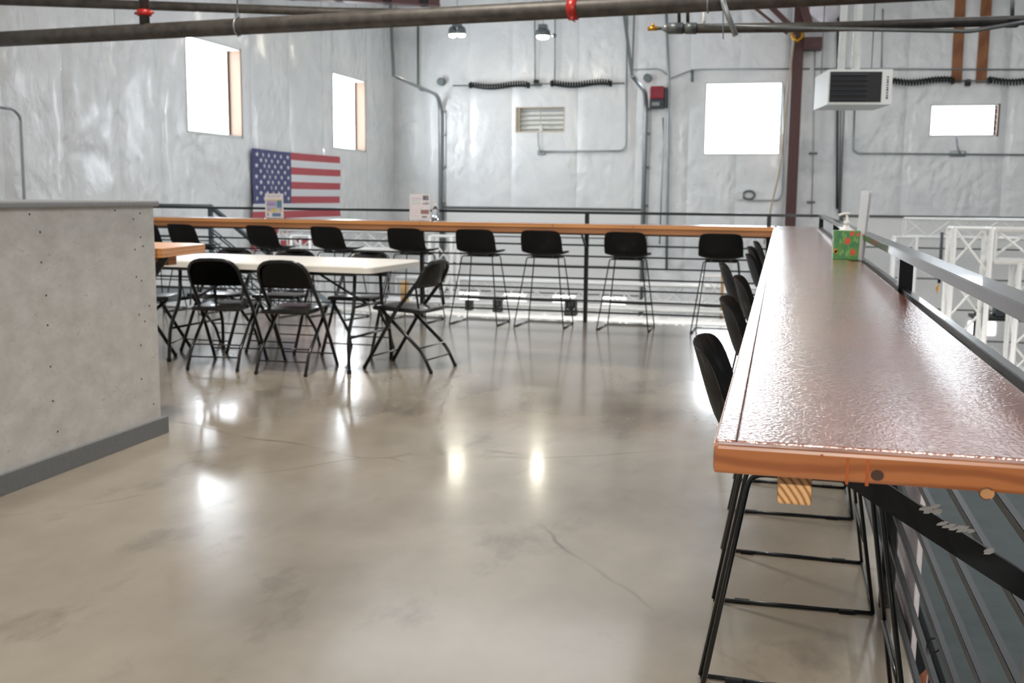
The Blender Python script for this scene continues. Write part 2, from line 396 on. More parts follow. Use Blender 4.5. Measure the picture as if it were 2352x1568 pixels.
def overhead_door(n, x0, x1, ztop, label, zwin):
    root = semp('door_%d' % n, (0, 0, 0), label); hs = .61; z = ztop; k = 0
    while z > ZLO+.05:
        zb = max(ZLO, z-hs); bm = box(B(), x0, x1, YB-.02, YB+.03, zb+.012, z-.012, .008)
        pnl = obj('door_panel', bm, 'door_white', root)
        box_l = B()
        obj('panel_joint', box(box_l, x0, x1, YB-.026, YB-.0, zb-.011, zb+.011), 'seal_dark', root)
        if zb < zwin < z:
            ww = (x1-x0)/4
            for i in range(4):
                cx = x0+ww*(i+.5)
                obj('door_window', box(B(), cx-.25, cx+.25, YB-.035, YB-.021, zwin-.13, zwin+.13, .006), 'daylight_small', pnl)
        z = zb; k += 1
    obj('door_trim', box(box(box(B(), x0-.08, x0, YB-.08, YB+.03, ZLO, ztop), x1, x1+.08, YB-.08, YB+.03, ZLO, ztop), x0-.08, x1+.08, YB-.07, YB+.03, ztop, ztop+.035), 'seal_dark', root)
overhead_door(1, -7.28, -2.88, .93, 'white sectional overhead door behind the far railing', -1.08)
overhead_door(2, 1.22, 5.62, .86, 'white sectional overhead door at right behind the trusses', -1.32)

# steel column against the back wall, rafters and purlins under the roof
c_ = thing('steel_column', 'dark red brown steel column beside the square back wall window', 'column', (.18, YB-.3, ZLO))
hh = ZHI-ZLO
obj('web', box(B(), -.02, .02, -.12, .12, 0, hh), 'brown_steel', c_)
obj('flange', box(B(), -.105, .105, -.15, -.12, 0, hh), 'brown_steel', c_); obj('flange', box(B(), -.105, .105, .12, .15, 0, hh), 'brown_steel', c_)

# counters -------------------------------------------------------------------
def pony():
    r = thing('service_counter', 'painted grey white strandboard half wall with grey baseboard at left', 'counter', (-2.99, 4.6, 0))
    bm = box(B(), -.55, 0, -4.0, 0, .0, 1.14); wall = obj('wall_panel', bm, 'painted_osb', r)
    obj('baseboard', box(B(), 0, .019, -4.0, .04, 0, .085, .003), 'baseboard_grey', r)
    obj('cap', box(B(), -.60, .022, -4.0, .022, 1.14, 1.168, .008), 'cap_grey', r)
    for px, py in [(141/2.09, 430+129/2.09), (192/2.09, 430+215/2.09), (198/2.09, 430+360/2.09), (221/2.09, 430+518/2.09), (228/2.09, 430+661/2.09), (242/2.09, 430+860/2.09), (253/2.09, 430+1025/2.09), (277/2.09, 430+1172/2.09), (640/2.09, 430+153/2.09), (674/2.09, 430+240/2.09), (647/2.09, 430+298/2.09), (686/2.09, 430+282/2.09), (679/2.09, 430+448/2.09), (654/2.09, 430+430/2.09), (716/2.09, 430+568/2.09), (668/2.09, 430+611/2.09), (695/2.09, 430+643/2.09), (676/2.09, 430+757/2.09), (679/2.09, 430+920/2.09), (737/2.09, 430+1040/2.09), (551/2.09, 430+111/2.09), (672/2.09, 430+125/2.09)]:
        p = AX(px, py, -2.99); bm = B()
        tube(bm, [(-.002, p.y-4.6, p.z), (.0015, p.y-4.6, p.z)], .0045, 8); obj('screw_head', bm, 'knot_dark', wall)
pony()
# black device standing on the service counter cap
t = thing('cable_coil', 'black cable loop lying on the grey counter cap at far left', 'cable', (-3.2, 3.62, 1.168))
bm = B(); tube(bm, [(-.06+.05*math.cos(a)*1.2, .04*math.sin(a), .02+.012*math.sin(a/2)) for a in [i*.3 for i in range(0, 19)]], .009, 8); obj('cable', bm, 'rubber', t)
obj('plug', box(B(), -.16, -.09, -.02, .02, 0, .03, .005), 'white_metal', t)
bm = B(); tube(bm, fillet([(-.10, 0, .03), (-.11, .0, .08), (-.14, 0, .13)], .02), .012, 8); obj('stem', bm, 'rubber', t)

# right-hand bar counter
rc = thing('bar_counter', 'long glossy dark brown bar counter along the right railing', 'counter', (0, 0, 0))
X1 = XL+CW; T = .031; YE = YR-.03
obj('top_panel', box(B(), XL+.0218, X1-.002, Y0+.022, YE, ZC-T, ZC, .002), 'counter_top', rc)
obj('edge_board', box(B(), XL, XL+.0212, Y0+.0215, YR-.42, ZC-T-.0005, ZC, .0015), 'counter_top', rc)['label'] = 'nosing strip along the seated side'
obj('edge_face', box(B(), XL-.0015, XL, Y0+.0215, YR-.42, ZC-T+.001, ZC-.004), 'fir_edge', rc)['label'] = 'clear finished orange fir edge'
e = obj('end_board', box(B(), XL, X1, Y0, Y0+.0215, ZC-T, ZC-.0008, .004), 'fir_end', rc); e['label'] = 'clear finished orange fir end with knots'
for px, py, r_, m in [(2015, 1091, .0055, 'knot_dark'), (2266, 1133, .0062, 'knot_tan')]:
    p = AY(px, py, Y0); bm = B(); tube(bm, [(p.x, Y0-.0008, p.z), (p.x, Y0+.002, p.z)], r_, 14, sx=1.15)
    k = obj('knot', bm, m, e)
    if m == 'knot_tan':
        bm = B(); tube(bm, [(p.x+.0066*math.cos(a), Y0-.0009, p.z+.0058*math.sin(a)) for a in [i*PI/9 for i in range(2, 16)]], .0006, 6); obj('knot_ring', bm, 'knot_dark', e)
for px, py0, py1, r_ in [(1948, 1050, 1112, .0013), (1994, 1055, 1116, .0016), (1888, 1043, 1050, .0014)]:
    a, b = AY(px, py0, Y0), AY(px, py1, Y0); bm = B()
    obj('stain_drip', box(bm, a.x-r_, a.x+r_, Y0-.0006, Y0+.001, b.z, a.z), 'stain_red', e)
p = AY(1787, 1100, Y0+.03); q = AY(1862, 1178, Y0+.03)
obj('support_batten', box(B(), p.x, q.x, Y0+.03, YR-.45, ZC-T-.036, ZC-T, .003), 'end_grain', rc)['label'] = 'light fir batten with growth rings on its end'
p = AY(2295, 1140, Y0+.35)
bm = B(); box(bm, p.x, p.x+.10, Y0+.22, Y0+.40, ZC-T-.045, ZC-T, .003)
obj('support_block', bm, 'ply', rc)['label'] = 'pale timber block under the counter'
# far bar counter
fc = thing('bar_counter', 'long fir edged bar counter along the far railing', 'counter', (0, 0, 0))
YF = YR-.03-CW
obj('top_panel', box(B(), -8.1, XL, YF+.022, YR-.03, ZC-T, ZC, .002), 'counter_top', fc)
xx = [-8.1, -6.2, -4.75, -3.35, -2.05, -1.3, XL-.002]
for i, (a, b) in enumerate(zip(xx, xx[1:])):
    obj('edge_board', box(B(), a+.0015, b-.0015, YF, YF+.0215, ZC-.038, ZC-.0003, .003), 'fir_far', fc)
obj('support_batten', box(B(), -8.1, XL-.01, YF+.012, YF+.05, ZC-.088, ZC-.0385, .003), 'fir_batten', fc)
# slab counter that ends behind the grey half wall
sc_ = thing('wood_ledge', 'thick orange fir slab end sticking out behind the half wall', 'counter', (-2.985, 4.66, 0), math.radians(0))
pts = [(-.65, 0), (.0, 0), (-.075, .53), (-.2, .60), (-.65, .62)]
bm = B(); lo = [bm.verts.new((x_, y_, .885)) for x_, y_ in pts]; hi = [bm.verts.new((x_, y_, .93)) for x_, y_ in pts]
bm.faces.new(lo[::-1]); bm.faces.new(hi)
for i in range(5): bm.faces.new((lo[i], lo[(i+1) % 5], hi[(i+1) % 5], hi[i]))
obj('slab', bm, 'fir_far', sc_)
obj('support_block', box(B(), -.5, -.11, .22, .30, .83, .885, .003), 'fir_batten', sc_)
bm = B(); obox(bm, (-.06, .12, .885), (-.19, .12, .72), .012, .04); obj('brace', bm, 'rail_steel', sc_)
bm = B(); obox(bm, (-.20, .12, .0), (-.20, .12, .885), .04, .04); obj('post', bm, 'rail_steel', sc_)

# railings ---------------------------------------------------------------------
ZR = 1.067; LEV = [.945, .85, .745, .638, .532, .425, .318, .21, .10]
def railing(name, label, a, b, posts, brace_in, side):
    """a, b ends of the top rail (xy); posts: distances from a; brace_in: direction towards the counter"""
    a, b = Vector((*a, 0)), Vector((*b, 0)); L = (b-a).length; d = (b-a)/L
    root = thing(name, label, 'railing', a); n = Vector((*brace_in, 0))
    bm = B(); obox(bm, Vector((0, 0, ZR-.0125)), d*L+Vector((0, 0, ZR-.0125)), .05, .025, bev=.002); obj('top_rail', bm, 'rail_steel', root)
    for z in LEV:
        bm = B(); obox(bm, Vector((0, 0, z)), d*L+Vector((0, 0, z)), .014 if z < .93 else .020, .016 if z < .93 else .022, bev=.0015); obj('rail_bar', bm, 'rail_steel' if side and z > .9 else 'bar_steel', root)
    first = None
    for s in posts:
        bm = B(); box(bm, -.019, .019, -.019, .019, -.25, ZR-.025, .002)
        if first is None: first = obj('post', bm, 'black_steel', root); o = first
        else: bm.free(); o = first.copy(); COL.objects.link(o)
        o.location = d*s
        q = d*s; bm = B(); obox(bm, q+n*.0+Vector((0, 0, .70)), q+n*.32+Vector((0, 0, .892)), .012, .031); obj('brace', bm, 'black_steel', root)
    return root
R1 = railing('guard_railing', 'black steel guard railing along the right bar counter', (XR, -1.0), (XR, YR+.02), [.2, 2.42, 4.20, 6.27, 8.3, 10.965], (-1, 0), 1)
R2 = railing('guard_railing', 'black steel guard railing behind the far bar counter', (XR-.027, YR), (-8.42, YR), [.433, 2.126, 3.793, 5.473, 7.153, 8.673], (0, -1), 0)
# scraped paint on the nearest brace (in the plane at y = 1.42)
br = [o for o in R1.children if o.name.startswith('brace')][1]
random.seed(9)
for px, py, w_, h_ in [(2125, 1168, 9, 3), (2133, 1172, 3, 9), (2149, 1166, 4, 10), (2153, 1175, 4, 6), (2180, 1208, 14, 3), (2196, 1212, 18, 6), (2212, 1215, 20, 8), (2228, 1219, 16, 5), (2272, 1265, 3, 7), (2166, 1202, 8, 3)]:
    for k in range(5):
        p = AY(px+random.uniform(-w_, w_)*.5, py+random.uniform(-h_, h_)*.5, 1.42-.0066) - Vector((XR, -1., 0))
        a = random.uniform(0, 1.2); r_ = random.uniform(.0016, .0042)
        bm = B(); bmesh.ops.create_icosphere(bm, subdivisions=1, radius=r_)
        for v in bm.verts: v.co = Vector((v.co.x*1.8, v.co.y*.15, v.co.z*.7+v.co.x*.5))+p
        obj('paint_scrape', bm, 'scrape_white', br)

# stair railing beyond the far rail at left
sr = thing('stair_railing', 'blue grey steel stair handrail descending past the flag', 'railing', (0, 0, 0))
for k, yy in enumerate((10.95, 12.0)):
    p = AY(483, 474, yy); xe = p.x; zt = 1.05
    bm = B(); obox(bm, (-8.4, yy, zt), (xe, yy, zt), .045, .03); obj('handrail', bm, 'stair_steel', sr)
    for dz in (0, -.28, -.42, -.56, -.70, -.84):
        w_ = .04 if dz == 0 else .016
        bm = B(); obox(bm, (xe, yy, zt+dz), (xe+3.4, yy, zt+dz-2.5), w_, w_); obj('handrail' if dz == 0 else 'rail_bar', bm, 'stair_steel', sr)
    for z in (.80, .66, .52, .38, .24, .10):
        bm = B(); obox(bm, (-8.4, yy, z), (xe, yy, z), .016, .016); obj('rail_bar', bm, 'stair_steel', sr)
    for q in (0, 1.1, 2.3):
        bm = B(); obox(bm, (xe+q, yy, zt-.735*q), (xe+q, yy, zt-1.15-.735*q), .045, .045); obj('post', bm, 'stair_steel', sr)
    bm = B(); obox(bm, (xe-.1, yy, -.1), (xe+3.4, yy, -2.6), .05, .24); obj('stringer', bm, 'stair_steel', sr)
for k in range(13):
    obj('stair_tread', box(B(), xe-.05+k*.26, xe+.22+k*.26, 10.98, 11.97, -.04-k*.191, -.0-k*.191), 'stair_steel', sr)
obj('landing', box(B(), -8.4, xe, 10.03, 12.0, -.08, -.01), 'galvanised_dark', sr)

# ------------------------------------------------------------------ bar stools
def make_stool(label):
    t = thing('bar_stool', label, 'stool')
    prof = [(-.262, .900), (-.252, .868), (-.238, .820), (-.222, .770), (-.202, .722), (-.168, .688), (-.115, .668), (-.04, .658), (.04, .655), (.12, .660), (.17, .672), (.20, .686)]
    half = [.165, .186, .195, .197, .197, .198, .198, .200, .200, .198, .190, .168]
    curl = [.035, .045, .05, .052, .052, .045, .035, .03, .028, .026, .02, .015]   # edges bend forward / up
    n = 14; bm = B(); rows = []
    for (x_, z_), hw, cu, i in zip(prof, half, curl, range(12)):
        row = []
        for k in range(n+1):
            s = -1+2*k/n; e = abs(s)**2.6; f = 1 if i < 5 else max(0, 1-(i-4)/3.)
            row.append(bm.verts.new((x_+cu*e*f*1.0, hw*s, z_+cu*e*(1-f)-(.010*abs(s)**6 if i == 0 else 0))))
        rows.append(row)
    for a, b in zip(rows, rows[1:]):
        for k in range(n): bm.faces.new((a[k], a[k+1], b[k+1], b[k])).smooth = True
    bmesh.ops.solidify(bm, geom=bm.faces[:], thickness=-.013)
    bmesh.ops.recalc_face_normals(bm, faces=bm.faces[:])
    sh = obj('seat_shell', bm, 'black_plastic', t, True)
    md = sh.modifiers.new('s', 'SUBSURF'); md.levels = 1; md.render_levels = 1
    r = .0058
    for s in (-1, 1):
        bm = B(); tube(bm, fillet([(0, .145*s, .640), (-.125, .150*s, .640), (-.235, .236*s, .008)], .03), r); obj('leg', bm, 'black_steel', t)
        bm = B(); tube(bm, fillet([(0, .145*s, .640), (.13, .146*s, .640), (.225, .222*s, .008)], .03), r); obj('leg', bm, 'black_steel', t)
        bm = B(); tube(bm, [(-.235, .236*s, .0065), (.225, .222*s, .0065)], .0062); ru = obj('runner', bm, 'black_steel', t)
        for q in (-.15, .15):
            obj('glide', box(B(), q-.022, q+.022, .228*s-.008, .228*s+.008, .0, .012, .002), 'rubber', ru)
    bm = B(); tube(bm, [(.225, -.222, .0075), (.225, .222, .0075)], r); obj('front_crossbar', bm, 'black_steel', t)
    zf = .215; f_ = zf/.632; bm = B(); tube(bm, [(.225-.095*f_, -(.222-.076*f_), zf), (.225-.095*f_, .222-.076*f_, zf)], r*1.15); obj('footrest', bm, 'black_steel', t)
    for q in (-.10, .08):
        bm = B(); tube(bm, [(q, -.146, .642), (q, .146, .642)], r); obj('seat_support', bm, 'black_steel', t)
        for s in (-1, 1): obj('mounting_block', box(B(), q-.012, q+.012, .085*s-.012, .085*s+.012, .642, .664, .002), 'black_plastic', t)
    t['group'] = 'black bar stools at the counters'
    return t
ordn = ['nearest', 'second', 'third', 'fourth', 'fifth', 'sixth', 'seventh']
first = None
# along the right counter, facing it (+x): (centre y, x, turn)
side_st = [(2.335, .085, 0, 'black bar stool nearest the viewer at the right counter'),
           (3.335, .085, 0, 'second black bar stool from the viewer along the right counter'),
           (4.28, .085, 0, 'third black bar stool from the viewer along the right counter'),
           (5.12, -.02, 3, 'black bar stool pulled furthest out from the right counter'),
           (6.02, .075, 0, 'black bar stool just beyond the pulled out one at right counter'),
           (6.95, .055, -2, 'sixth black bar stool from the viewer along the right counter'),
           (7.85, .07, 0, 'black bar stool nearest the corner on the right counter side')]
for y_, x_, a, lab in side_st:
    if first is None: first = make_stool(lab); first.location = (x_, y_, 0)
    else: dup(first, (x_, y_, 0), math.radians(a), lab)
far_px = [(318, 'black bar stool mostly hidden by the half wall at far counter'),
          (418, 'leftmost wholly visible black bar stool at the far counter'),
          (602, 'black bar stool in front of the lower left corner of the flag'),
          (752, 'black bar stool at far counter below the flag right end'),
          (930, 'black bar stool at far counter just left of the flyer stand'),
          (1088, 'black bar stool at far counter behind the end folding chair'),
          (1240, 'black bar stool left of the middle railing post at far counter'),
          (1435, 'black bar stool right of the middle railing post at far counter'),
          (1655, 'rightmost black bar stool at far counter, beside the corner')]
for k, (px, lab) in enumerate(far_px):
    p = AY(px, 550, 9.37)
    dup(first, (p.x, 9.37+.262, 0), PI/2+math.radians([0, -14, -14, -13, -7, -3, -2, -2, 0][k]), lab)

# ------------------------------------------------------------------ folding chairs
def make_fchair(label):
    t = thing('folding_chair', label, 'chair', group='black folding chairs around the white table')
    r = .0138
    # front legs and back frame: one inverted U
    def up(s): return [(.222*s, .25, .012), (.214*s, .0, .42), (.205*s, -.165, .62)]
    arc = [(.205*s_, -.135-.075*q, .62+.15*q) for s_, q in ()]
    pts = [Vector(p) for p in up(-1)]
    for k in range(1, 12):
        a = PI*k/12; c_a = -math.cos(a); s_a = math.sin(a)
        px = .205*math.copysign(abs(c_a)**.62, c_a); q = s_a**.62
        pts.append(Vector((px, -.165-.070*q, .61+.150*q)))
    pts += [Vector(p) for p in up(1)][::-1]
    bm = B(); tube(bm, pts, r, 8); obj('back_frame', bm, 'chair_metal', t)
    # back panel inside the arch
    bm = B(); n = 16; rows = []
    for j in range(9):
        v = j/8; row = []
        z = .578+.180*v
        if z <= .61: hw = .203
        else: q = min(1, (z-.61)/.15)**(1/.62); hw = .205*(max(0, 1-q*q))**.31
        hw = max(hw, .085) if v < .99 else .10
        for k in range(n+1):
            s = -1+2*k/n
            row.append(bm.verts.new((hw*s, -.150-.068*((z-.585)/.19)-.030*(1-s*s), z)))
        rows.append(row)
    for a, b in zip(rows, rows[1:]):
        for k in range(n): bm.faces.new((a[k], a[k+1], b[k+1], b[k])).smooth = True
    bmesh.ops.solidify(bm, geom=bm.faces[:], thickness=.008); bmesh.ops.recalc_face_normals(bm, faces=bm.faces[:])
    obj('back_panel', bm, 'chair_metal', t, True)
    # seat pan
    bm = B(); box(bm, -.195, .195, -.19, .20, .415, .447, .014)
    for v in bm.verts:
        if v.co.z > .44: v.co.z -= .006*math.cos(v.co.x*6)
        if v.co.y < 0: v.co.z -= .012
    obj('seat', bm, 'chair_metal', t, True)
    for s in (-1, 1):
        bm = B(); tube(bm, fillet([(.200*s, -.265, .012), (.198*s, -.20, .14), (.196*s, .13, .425)], .05), r*.95); g = obj('leg', bm, 'chair_metal', t)
        bm = B(); lathe(bm, [(.010, 0), (.014, .002), (.014, .02), (.011, .024)], 10, (.200*s, -.266, 0)); obj('foot_cap', bm, 'rubber', g)
        bm = B(); lathe(bm, [(.010, 0), (.014, .002), (.014, .02), (.011, .024)], 10, (.222*s, .251, 0)); obj('foot_cap', bm, 'rubber', t)
        bm = B(); obox(bm, (.207*s, -.15, .60), (.207*s, -.175, .44), .004, .016); obj('side_link', bm, 'chair_metal', t)
    for p, q in ((-.245, .075), (-.20, .155)):
        bm = B(); tube(bm, [(-.199, p+.02, q+.015), (.199, p+.02, q+.015)], .0055, 6); obj('crossbar', bm, 'chair_metal', t)
    bm = B(); tube(bm, [(-.219, .205, .09), (.219, .205, .09)], .0055, 6); obj('crossbar', bm, 'chair_metal', t)
    return t
fch = [(-3.765, 6.64, 7, 'black folding chair with sky glare on seat, front left of table'),
       (-3.215, 6.61, 2, 'black folding chair beside the table front right, brown reflection on seat'),
       (-2.50, 6.93, 80, 'black folding chair turned sideways at right end of the table'),
       (-4.62, 7.0, -75, 'black folding chair at the table left end, half behind wall'),
       (-4.22, 7.36, 178, 'black folding chair behind the table at its left'),
       (-3.72, 7.44, 181, 'middle black folding chair behind the white table'),
       (-3.12, 7.50, 180, 'black folding chair behind the table nearest its right end')]
f0 = None
for x_, y_, a, lab in fch:
    if f0 is None: f0 = make_fchair(lab); f0.location = (x_, y_, 0); f0.rotation_euler = (0, 0, math.radians(a)); f0.scale = (.89, 1, 1)
    else: dup(f0, (x_, y_, 0), math.radians(a), lab)

# white folding table
tb = thing('folding_table', 'white plastic folding table with black wishbone legs', 'table', (-3.49, 6.93, 0), math.radians(-4))
bm = B(); hx, hy, rc_ = .93, .43, .06; ring = []
for cx, cy_, a0 in ((hx-rc_, hy-rc_, 0), (-hx+rc_, hy-rc_, 90), (-hx+rc_, -hy+rc_, 180), (hx-rc_, -hy+rc_, 270)):
    for k in range(7):
        a = math.radians(a0+15*k); ring.append((cx+rc_*math.cos(a), cy_+rc_*math.sin(a)))
lv = [(.0, .692), (.0, .728), (.006, .736), (.014, .739)]
R_ = [[bm.verts.new((px*(1-i/.9), py*(1-i/.45), z)) for px, py in ring] for i, z in lv]
for a, b in zip(R_, R_[1:]):
    for k in range(len(ring)): bm.faces.new((a[k], a[(k+1) % len(ring)], b[(k+1) % len(ring)], b[k]))
bm.faces.new(R_[0][::-1]); bm.faces.new(R_[-1]); obj('tabletop', bm, 'table_white', tb)
for s in (-1, 1):
    fr = B(); tube(fr, [(.70*s, -.36, .685), (.70*s, .36, .685)], .014); F_ = obj('leg_frame', fr, 'chair_metal', tb)
    for q in (-1, 1):
        bm = B(); tube(bm, fillet([(.70*s, .20*q, .685), (.70*s, .22*q, .42), (.71*s, .33*q, .26), (.72*s, .34*q, .01)], .12), .013)
        g = obj('leg', bm, 'chair_metal', tb); bm = B(); lathe(bm, [(.012, 0), (.017, .002), (.017, .025), (.013, .03)], 10, (.72*s, .34*q, 0)); obj('foot_cap', bm, 'rubber', g)
    bm = B(); tube(bm, [(.715*s, -.33, .24), (.715*s, .33, .24)], .009); obj('leg_crossbar', bm, 'chair_metal', tb)
    bm = B(); tube(bm, [(.70*s, -.21, .44), (.70*s, .21, .44)], .009); obj('leg_crossbar', bm, 'chair_metal', tb)
    bm = B(); tube(bm, [(.70*s, 0, .44), (.25*s, 0, .68)], .009); obj('diagonal_brace', bm, 'chair_metal', tb)
for q in (-.38, .38):
    obj('side_rail', box(B(), -.80, .80, q-.012, q+.012, .668, .692), 'chair_metal', tb)

# ------------------------------------------------------------------ things on the counters
def sign_stand(name, label, cat, px0, px1, pyb, h, y, prints, rot=0, group=None):
    a, b = AY(px0, pyb, y), AY(px1, pyb, y); w_ = b.x-a.x
    t = thing(name, label, cat, ((a.x+b.x)/2, y, ZC), rot, group)
    obj('acrylic_base', box(B(), -w_/2, w_/2, -.03, .055, 0, .0035, .001), 'clear_acrylic', t)
    sh = obj('flyer', box(B(), -w_/2+.001, w_/2-.001, .0, .0015, .005, h-.001), 'paper', t)
    bm = B(); box(bm, -w_/2, w_/2, .002, .005, .004, h, .001); obj('acrylic_panel', bm, 'clear_acrylic', t)
    bm = B(); mats = []
    for (u0, u1, v0, v1, m) in prints:
        if m not in mats: mats.append(m)
        quad(bm, [(-w_/2+u*w_, -.0003, .005+v*(h-.006)) for u, v in ((u0, v0), (u1, v0), (u1, v1), (u0, v1))], mats.index(m))
    obj('flyer_print', bm, mats, sh); return t
def squig(u0, u1, v, n, hgt, m, seed):
    rr = random.Random(seed); out = []; u = u0
    while u < u1:
        w_ = rr.uniform(.02, .05); out.append((u, min(u+w_, u1), v, v+hgt*rr.uniform(.5, 1), m)); u += w_+rr.uniform(.008, .02)
    return out
sign_stand('flyer_stand', 'flyer stand printed with blue and yellow blocks, before the flag', 'sign', 609, 652, 499, .25, 9.80,
    squig(.12, .88, .90, 3, .03, 'print_grey', 1)+squig(.15, .8, .84, 3, .02, 'print_lilac', 2) +
    [(.08, .92, .72, .76, 'print_yellow'), (.08, .62, .46, .71, 'print_lilac'), (.64, .92, .44, .72, 'print_teal'), (.08, .92, .40, .43, 'print_blue'), (.08, .34, .30, .39, 'print_lilac'), (.36, .6, .29, .39, 'print_yellow'), (.62, .76, .3, .38, 'print_aqua'), (.78, .92, .3, .39, 'print_pink'),
     (.08, .92, .24, .28, 'print_yellow'), (.1, .18, .08, .2, 'print_blue'), (.38, .86, .06, .21, 'print_blue')] + squig(.12, .58, .54, 3, .05, 'print_grey', 3), math.radians(-3))
sign_stand('flyer_stand', 'white flyer stand with lilac heading and small pictures', 'sign', 941, 988, 502, .262, 9.80,
    squig(.08, .6, .80, 3, .05, 'print_lilac', 4)+squig(.12, .5, .70, 3, .05, 'print_aqua', 5)+squig(.1, .55, .62, 3, .02, 'print_grey', 6) +
    [(.64, .92, .76, .94, 'print_grey'), (.72, .86, .80, .90, 'paper')] + squig(.64, .95, .6, 3, .1, 'print_grey', 7) +
    squig(.1, .5, .38, 3, .02, 'print_pink', 8)+squig(.1, .45, .28, 3, .02, 'print_pink', 9)+squig(.1, .45, .16, 3, .02, 'print_pink', 10) +
    [(.54, .94, .24, .40, 'print_brown'), (.6, .84, .1, .16, 'print_grey')], math.radians(2))
def pump_bottle(name, label, loc, mat, s=1., w_=1.):
    t = thing(name, label, 'bottle', loc)
    bm = B(); lathe(bm, [(.030*s*w_, 0), (.034*s*w_, .004), (.034*s*w_, .095*s), (.028*s*w_, .115*s), (.013*s, .13*s), (.011*s, .138*s)], 20); obj('bottle_body', bm, mat, t)
    bm = B(); lathe(bm, [(.013*s, .138*s), (.014*s, .140*s), (.014*s, .152*s), (.006*s, .154*s), (.005*s, .178*s)], 14); obj('pump_collar', bm, 'white_plastic', t)
    bm = B(); tube(bm, fillet([(.012*s, 0, .183*s), (-.016*s, 0, .184*s), (-.034*s, 0, .176*s)], .01), .0055*s); obj('pump_nozzle', bm, 'white_plastic', t)
    return t
p = AY(1000, 505, 9.74); pump_bottle('sanitizer_bottle', 'clear pump bottle beside the white flyer stand', (p.x, 9.74, ZC), 'clear_acrylic', 1.05)
pump_bottle('sanitizer_bottle', 'white pump bottle behind the green tissue box', (AY(1943, 540, 4.86).x, 4.86, ZC), 'white_plastic', 1.02, 1.1)
# tissue box
p0, p1 = AY(1913, 588, 4.62), AY(1973, 588, 4.62); bw = p1.x-p0.x
tx = thing('tissue_box', 'green tissue box with orange red flowers on the right counter', 'box', ((p0.x+p1.x)/2, 4.62+bw/2, ZC), math.radians(0))
obj('carton', box(B(), -bw/2, bw/2, -bw/2, bw/2, 0, .120, .002), 'tissue_green', tx)
bm = B(); rr = random.Random(5); yy = -bw/2-.0006
for u, v, r_, m in [(.05, .38, .13, 1), (.32, .70, .13, 0), (.66, .16, .12, 0), (-.02+.30, -.0+1.0-.62, .0, 0), (.55, .62, .0, 0)]: pass
def blob(bm, u, v, r, mi, n=9, sq=1.2):
    bm.faces.new([bm.verts.new((-bw/2+bw*u+r*bw*math.cos(2*PI*k/n)*(1+.18*math.sin(3*k)), yy, .12*v+r*.12*sq*math.sin(2*PI*k/n)*(1+.15*math.cos(5*k)))) for k in range(n)]).material_index = mi
for u, v, r_, m in [(.70, .90, .09, 0), (.54, .64, .115, 0), (.76, .26, .11, 0), (.93, .88, .06, 0), (.09, .30, .08, 1), (.12, .26, .06, 1)]: blob(bm, u, v, r_, m)
for u, v in [(.35, .88), (.45, .82), (.28, .20), (.36, .28), (.52, .18), (.9, .66), (.8, .7), (.25, .62), (.4, .75), (.58, .26)]: blob(bm, u, v, .045, 2, 5, 1.8)
for u, v in [(.18, .62), (.5, .45), (.66, .5), (.2, .82)]: blob(bm, u, v, .05, 3, 7, 1.4)
obj('carton_print', bm, ['flower_red', 'flower_orange', 'leaf_green', 'leaf_teal'], tx)
bm = B(); box(bm, -.03, .03, -.012, .012, .119, .1215, .0005); obj('opening', bm, 'white_plastic', tx)
# acrylic sign holder seen edge on
p = AY(1976, 594, 4.58)
ah = thing('sign_holder', 'clear acrylic sign holder standing edge on beside the tissue box', 'sign', (p.x-.004, 4.62, ZC), math.radians(4))
for q in (-.010, .010):
    bm = B(); obox(bm, (q*.4, 0, .002), (q*.5+.018, 0, .285), .003, .21, Vector((0, 1, 0))); obj('acrylic_panel', bm, 'frosted', ah)
obj('acrylic_base', box(B(), -.045, .012, -.10, .10, 0, .0035, .001), 'clear_acrylic', ah)

# white cloth sign tied to the right railing
p = AY(2172, 1458, 1.75)
cl = thing('hanging_cloth', 'white and grey cloth corner tied to the right railing by black cord', 'cloth', (XR+.012, 2.40, .20))
bm = B(); n = 6
for (mi, pts) in ((0, [(0, 0, .0), (.0, .015, -.01), (.01, .30, -.42), (.03, -.18, -.40)]), (1, [(.002, .02, -.0), (.012, .33, -.25), (.014, .30, -.42), (.004, .05, -.12)])):
    quad(bm, pts, mi)
bmesh.ops.subdivide_edges(bm, edges=bm.edges[:], cuts=4, use_grid_fill=True)
for v in bm.verts: v.co.x += .012*math.sin(v.co.y*22+v.co.z*9)
obj('fabric', bm, ['cloth_white', 'cloth_orange'], cl, True)
bm = B(); tube(bm, [(.008+.014*math.cos(a), .0, .022+.016*math.sin(a)) for a in [i*PI/8 for i in range(17)]], .0022, 6); obj('cord', bm, 'rubber', cl)
p = AY(2083, 1250, 3.0)
tag(obj('hanging_banner', box(B(), XR+.06, XR+.075, 3.05, 3.5, .02-.3, .55, .004), 'cloth_white'), 'pale banner hanging outside the right railing below the counter', 'banner')

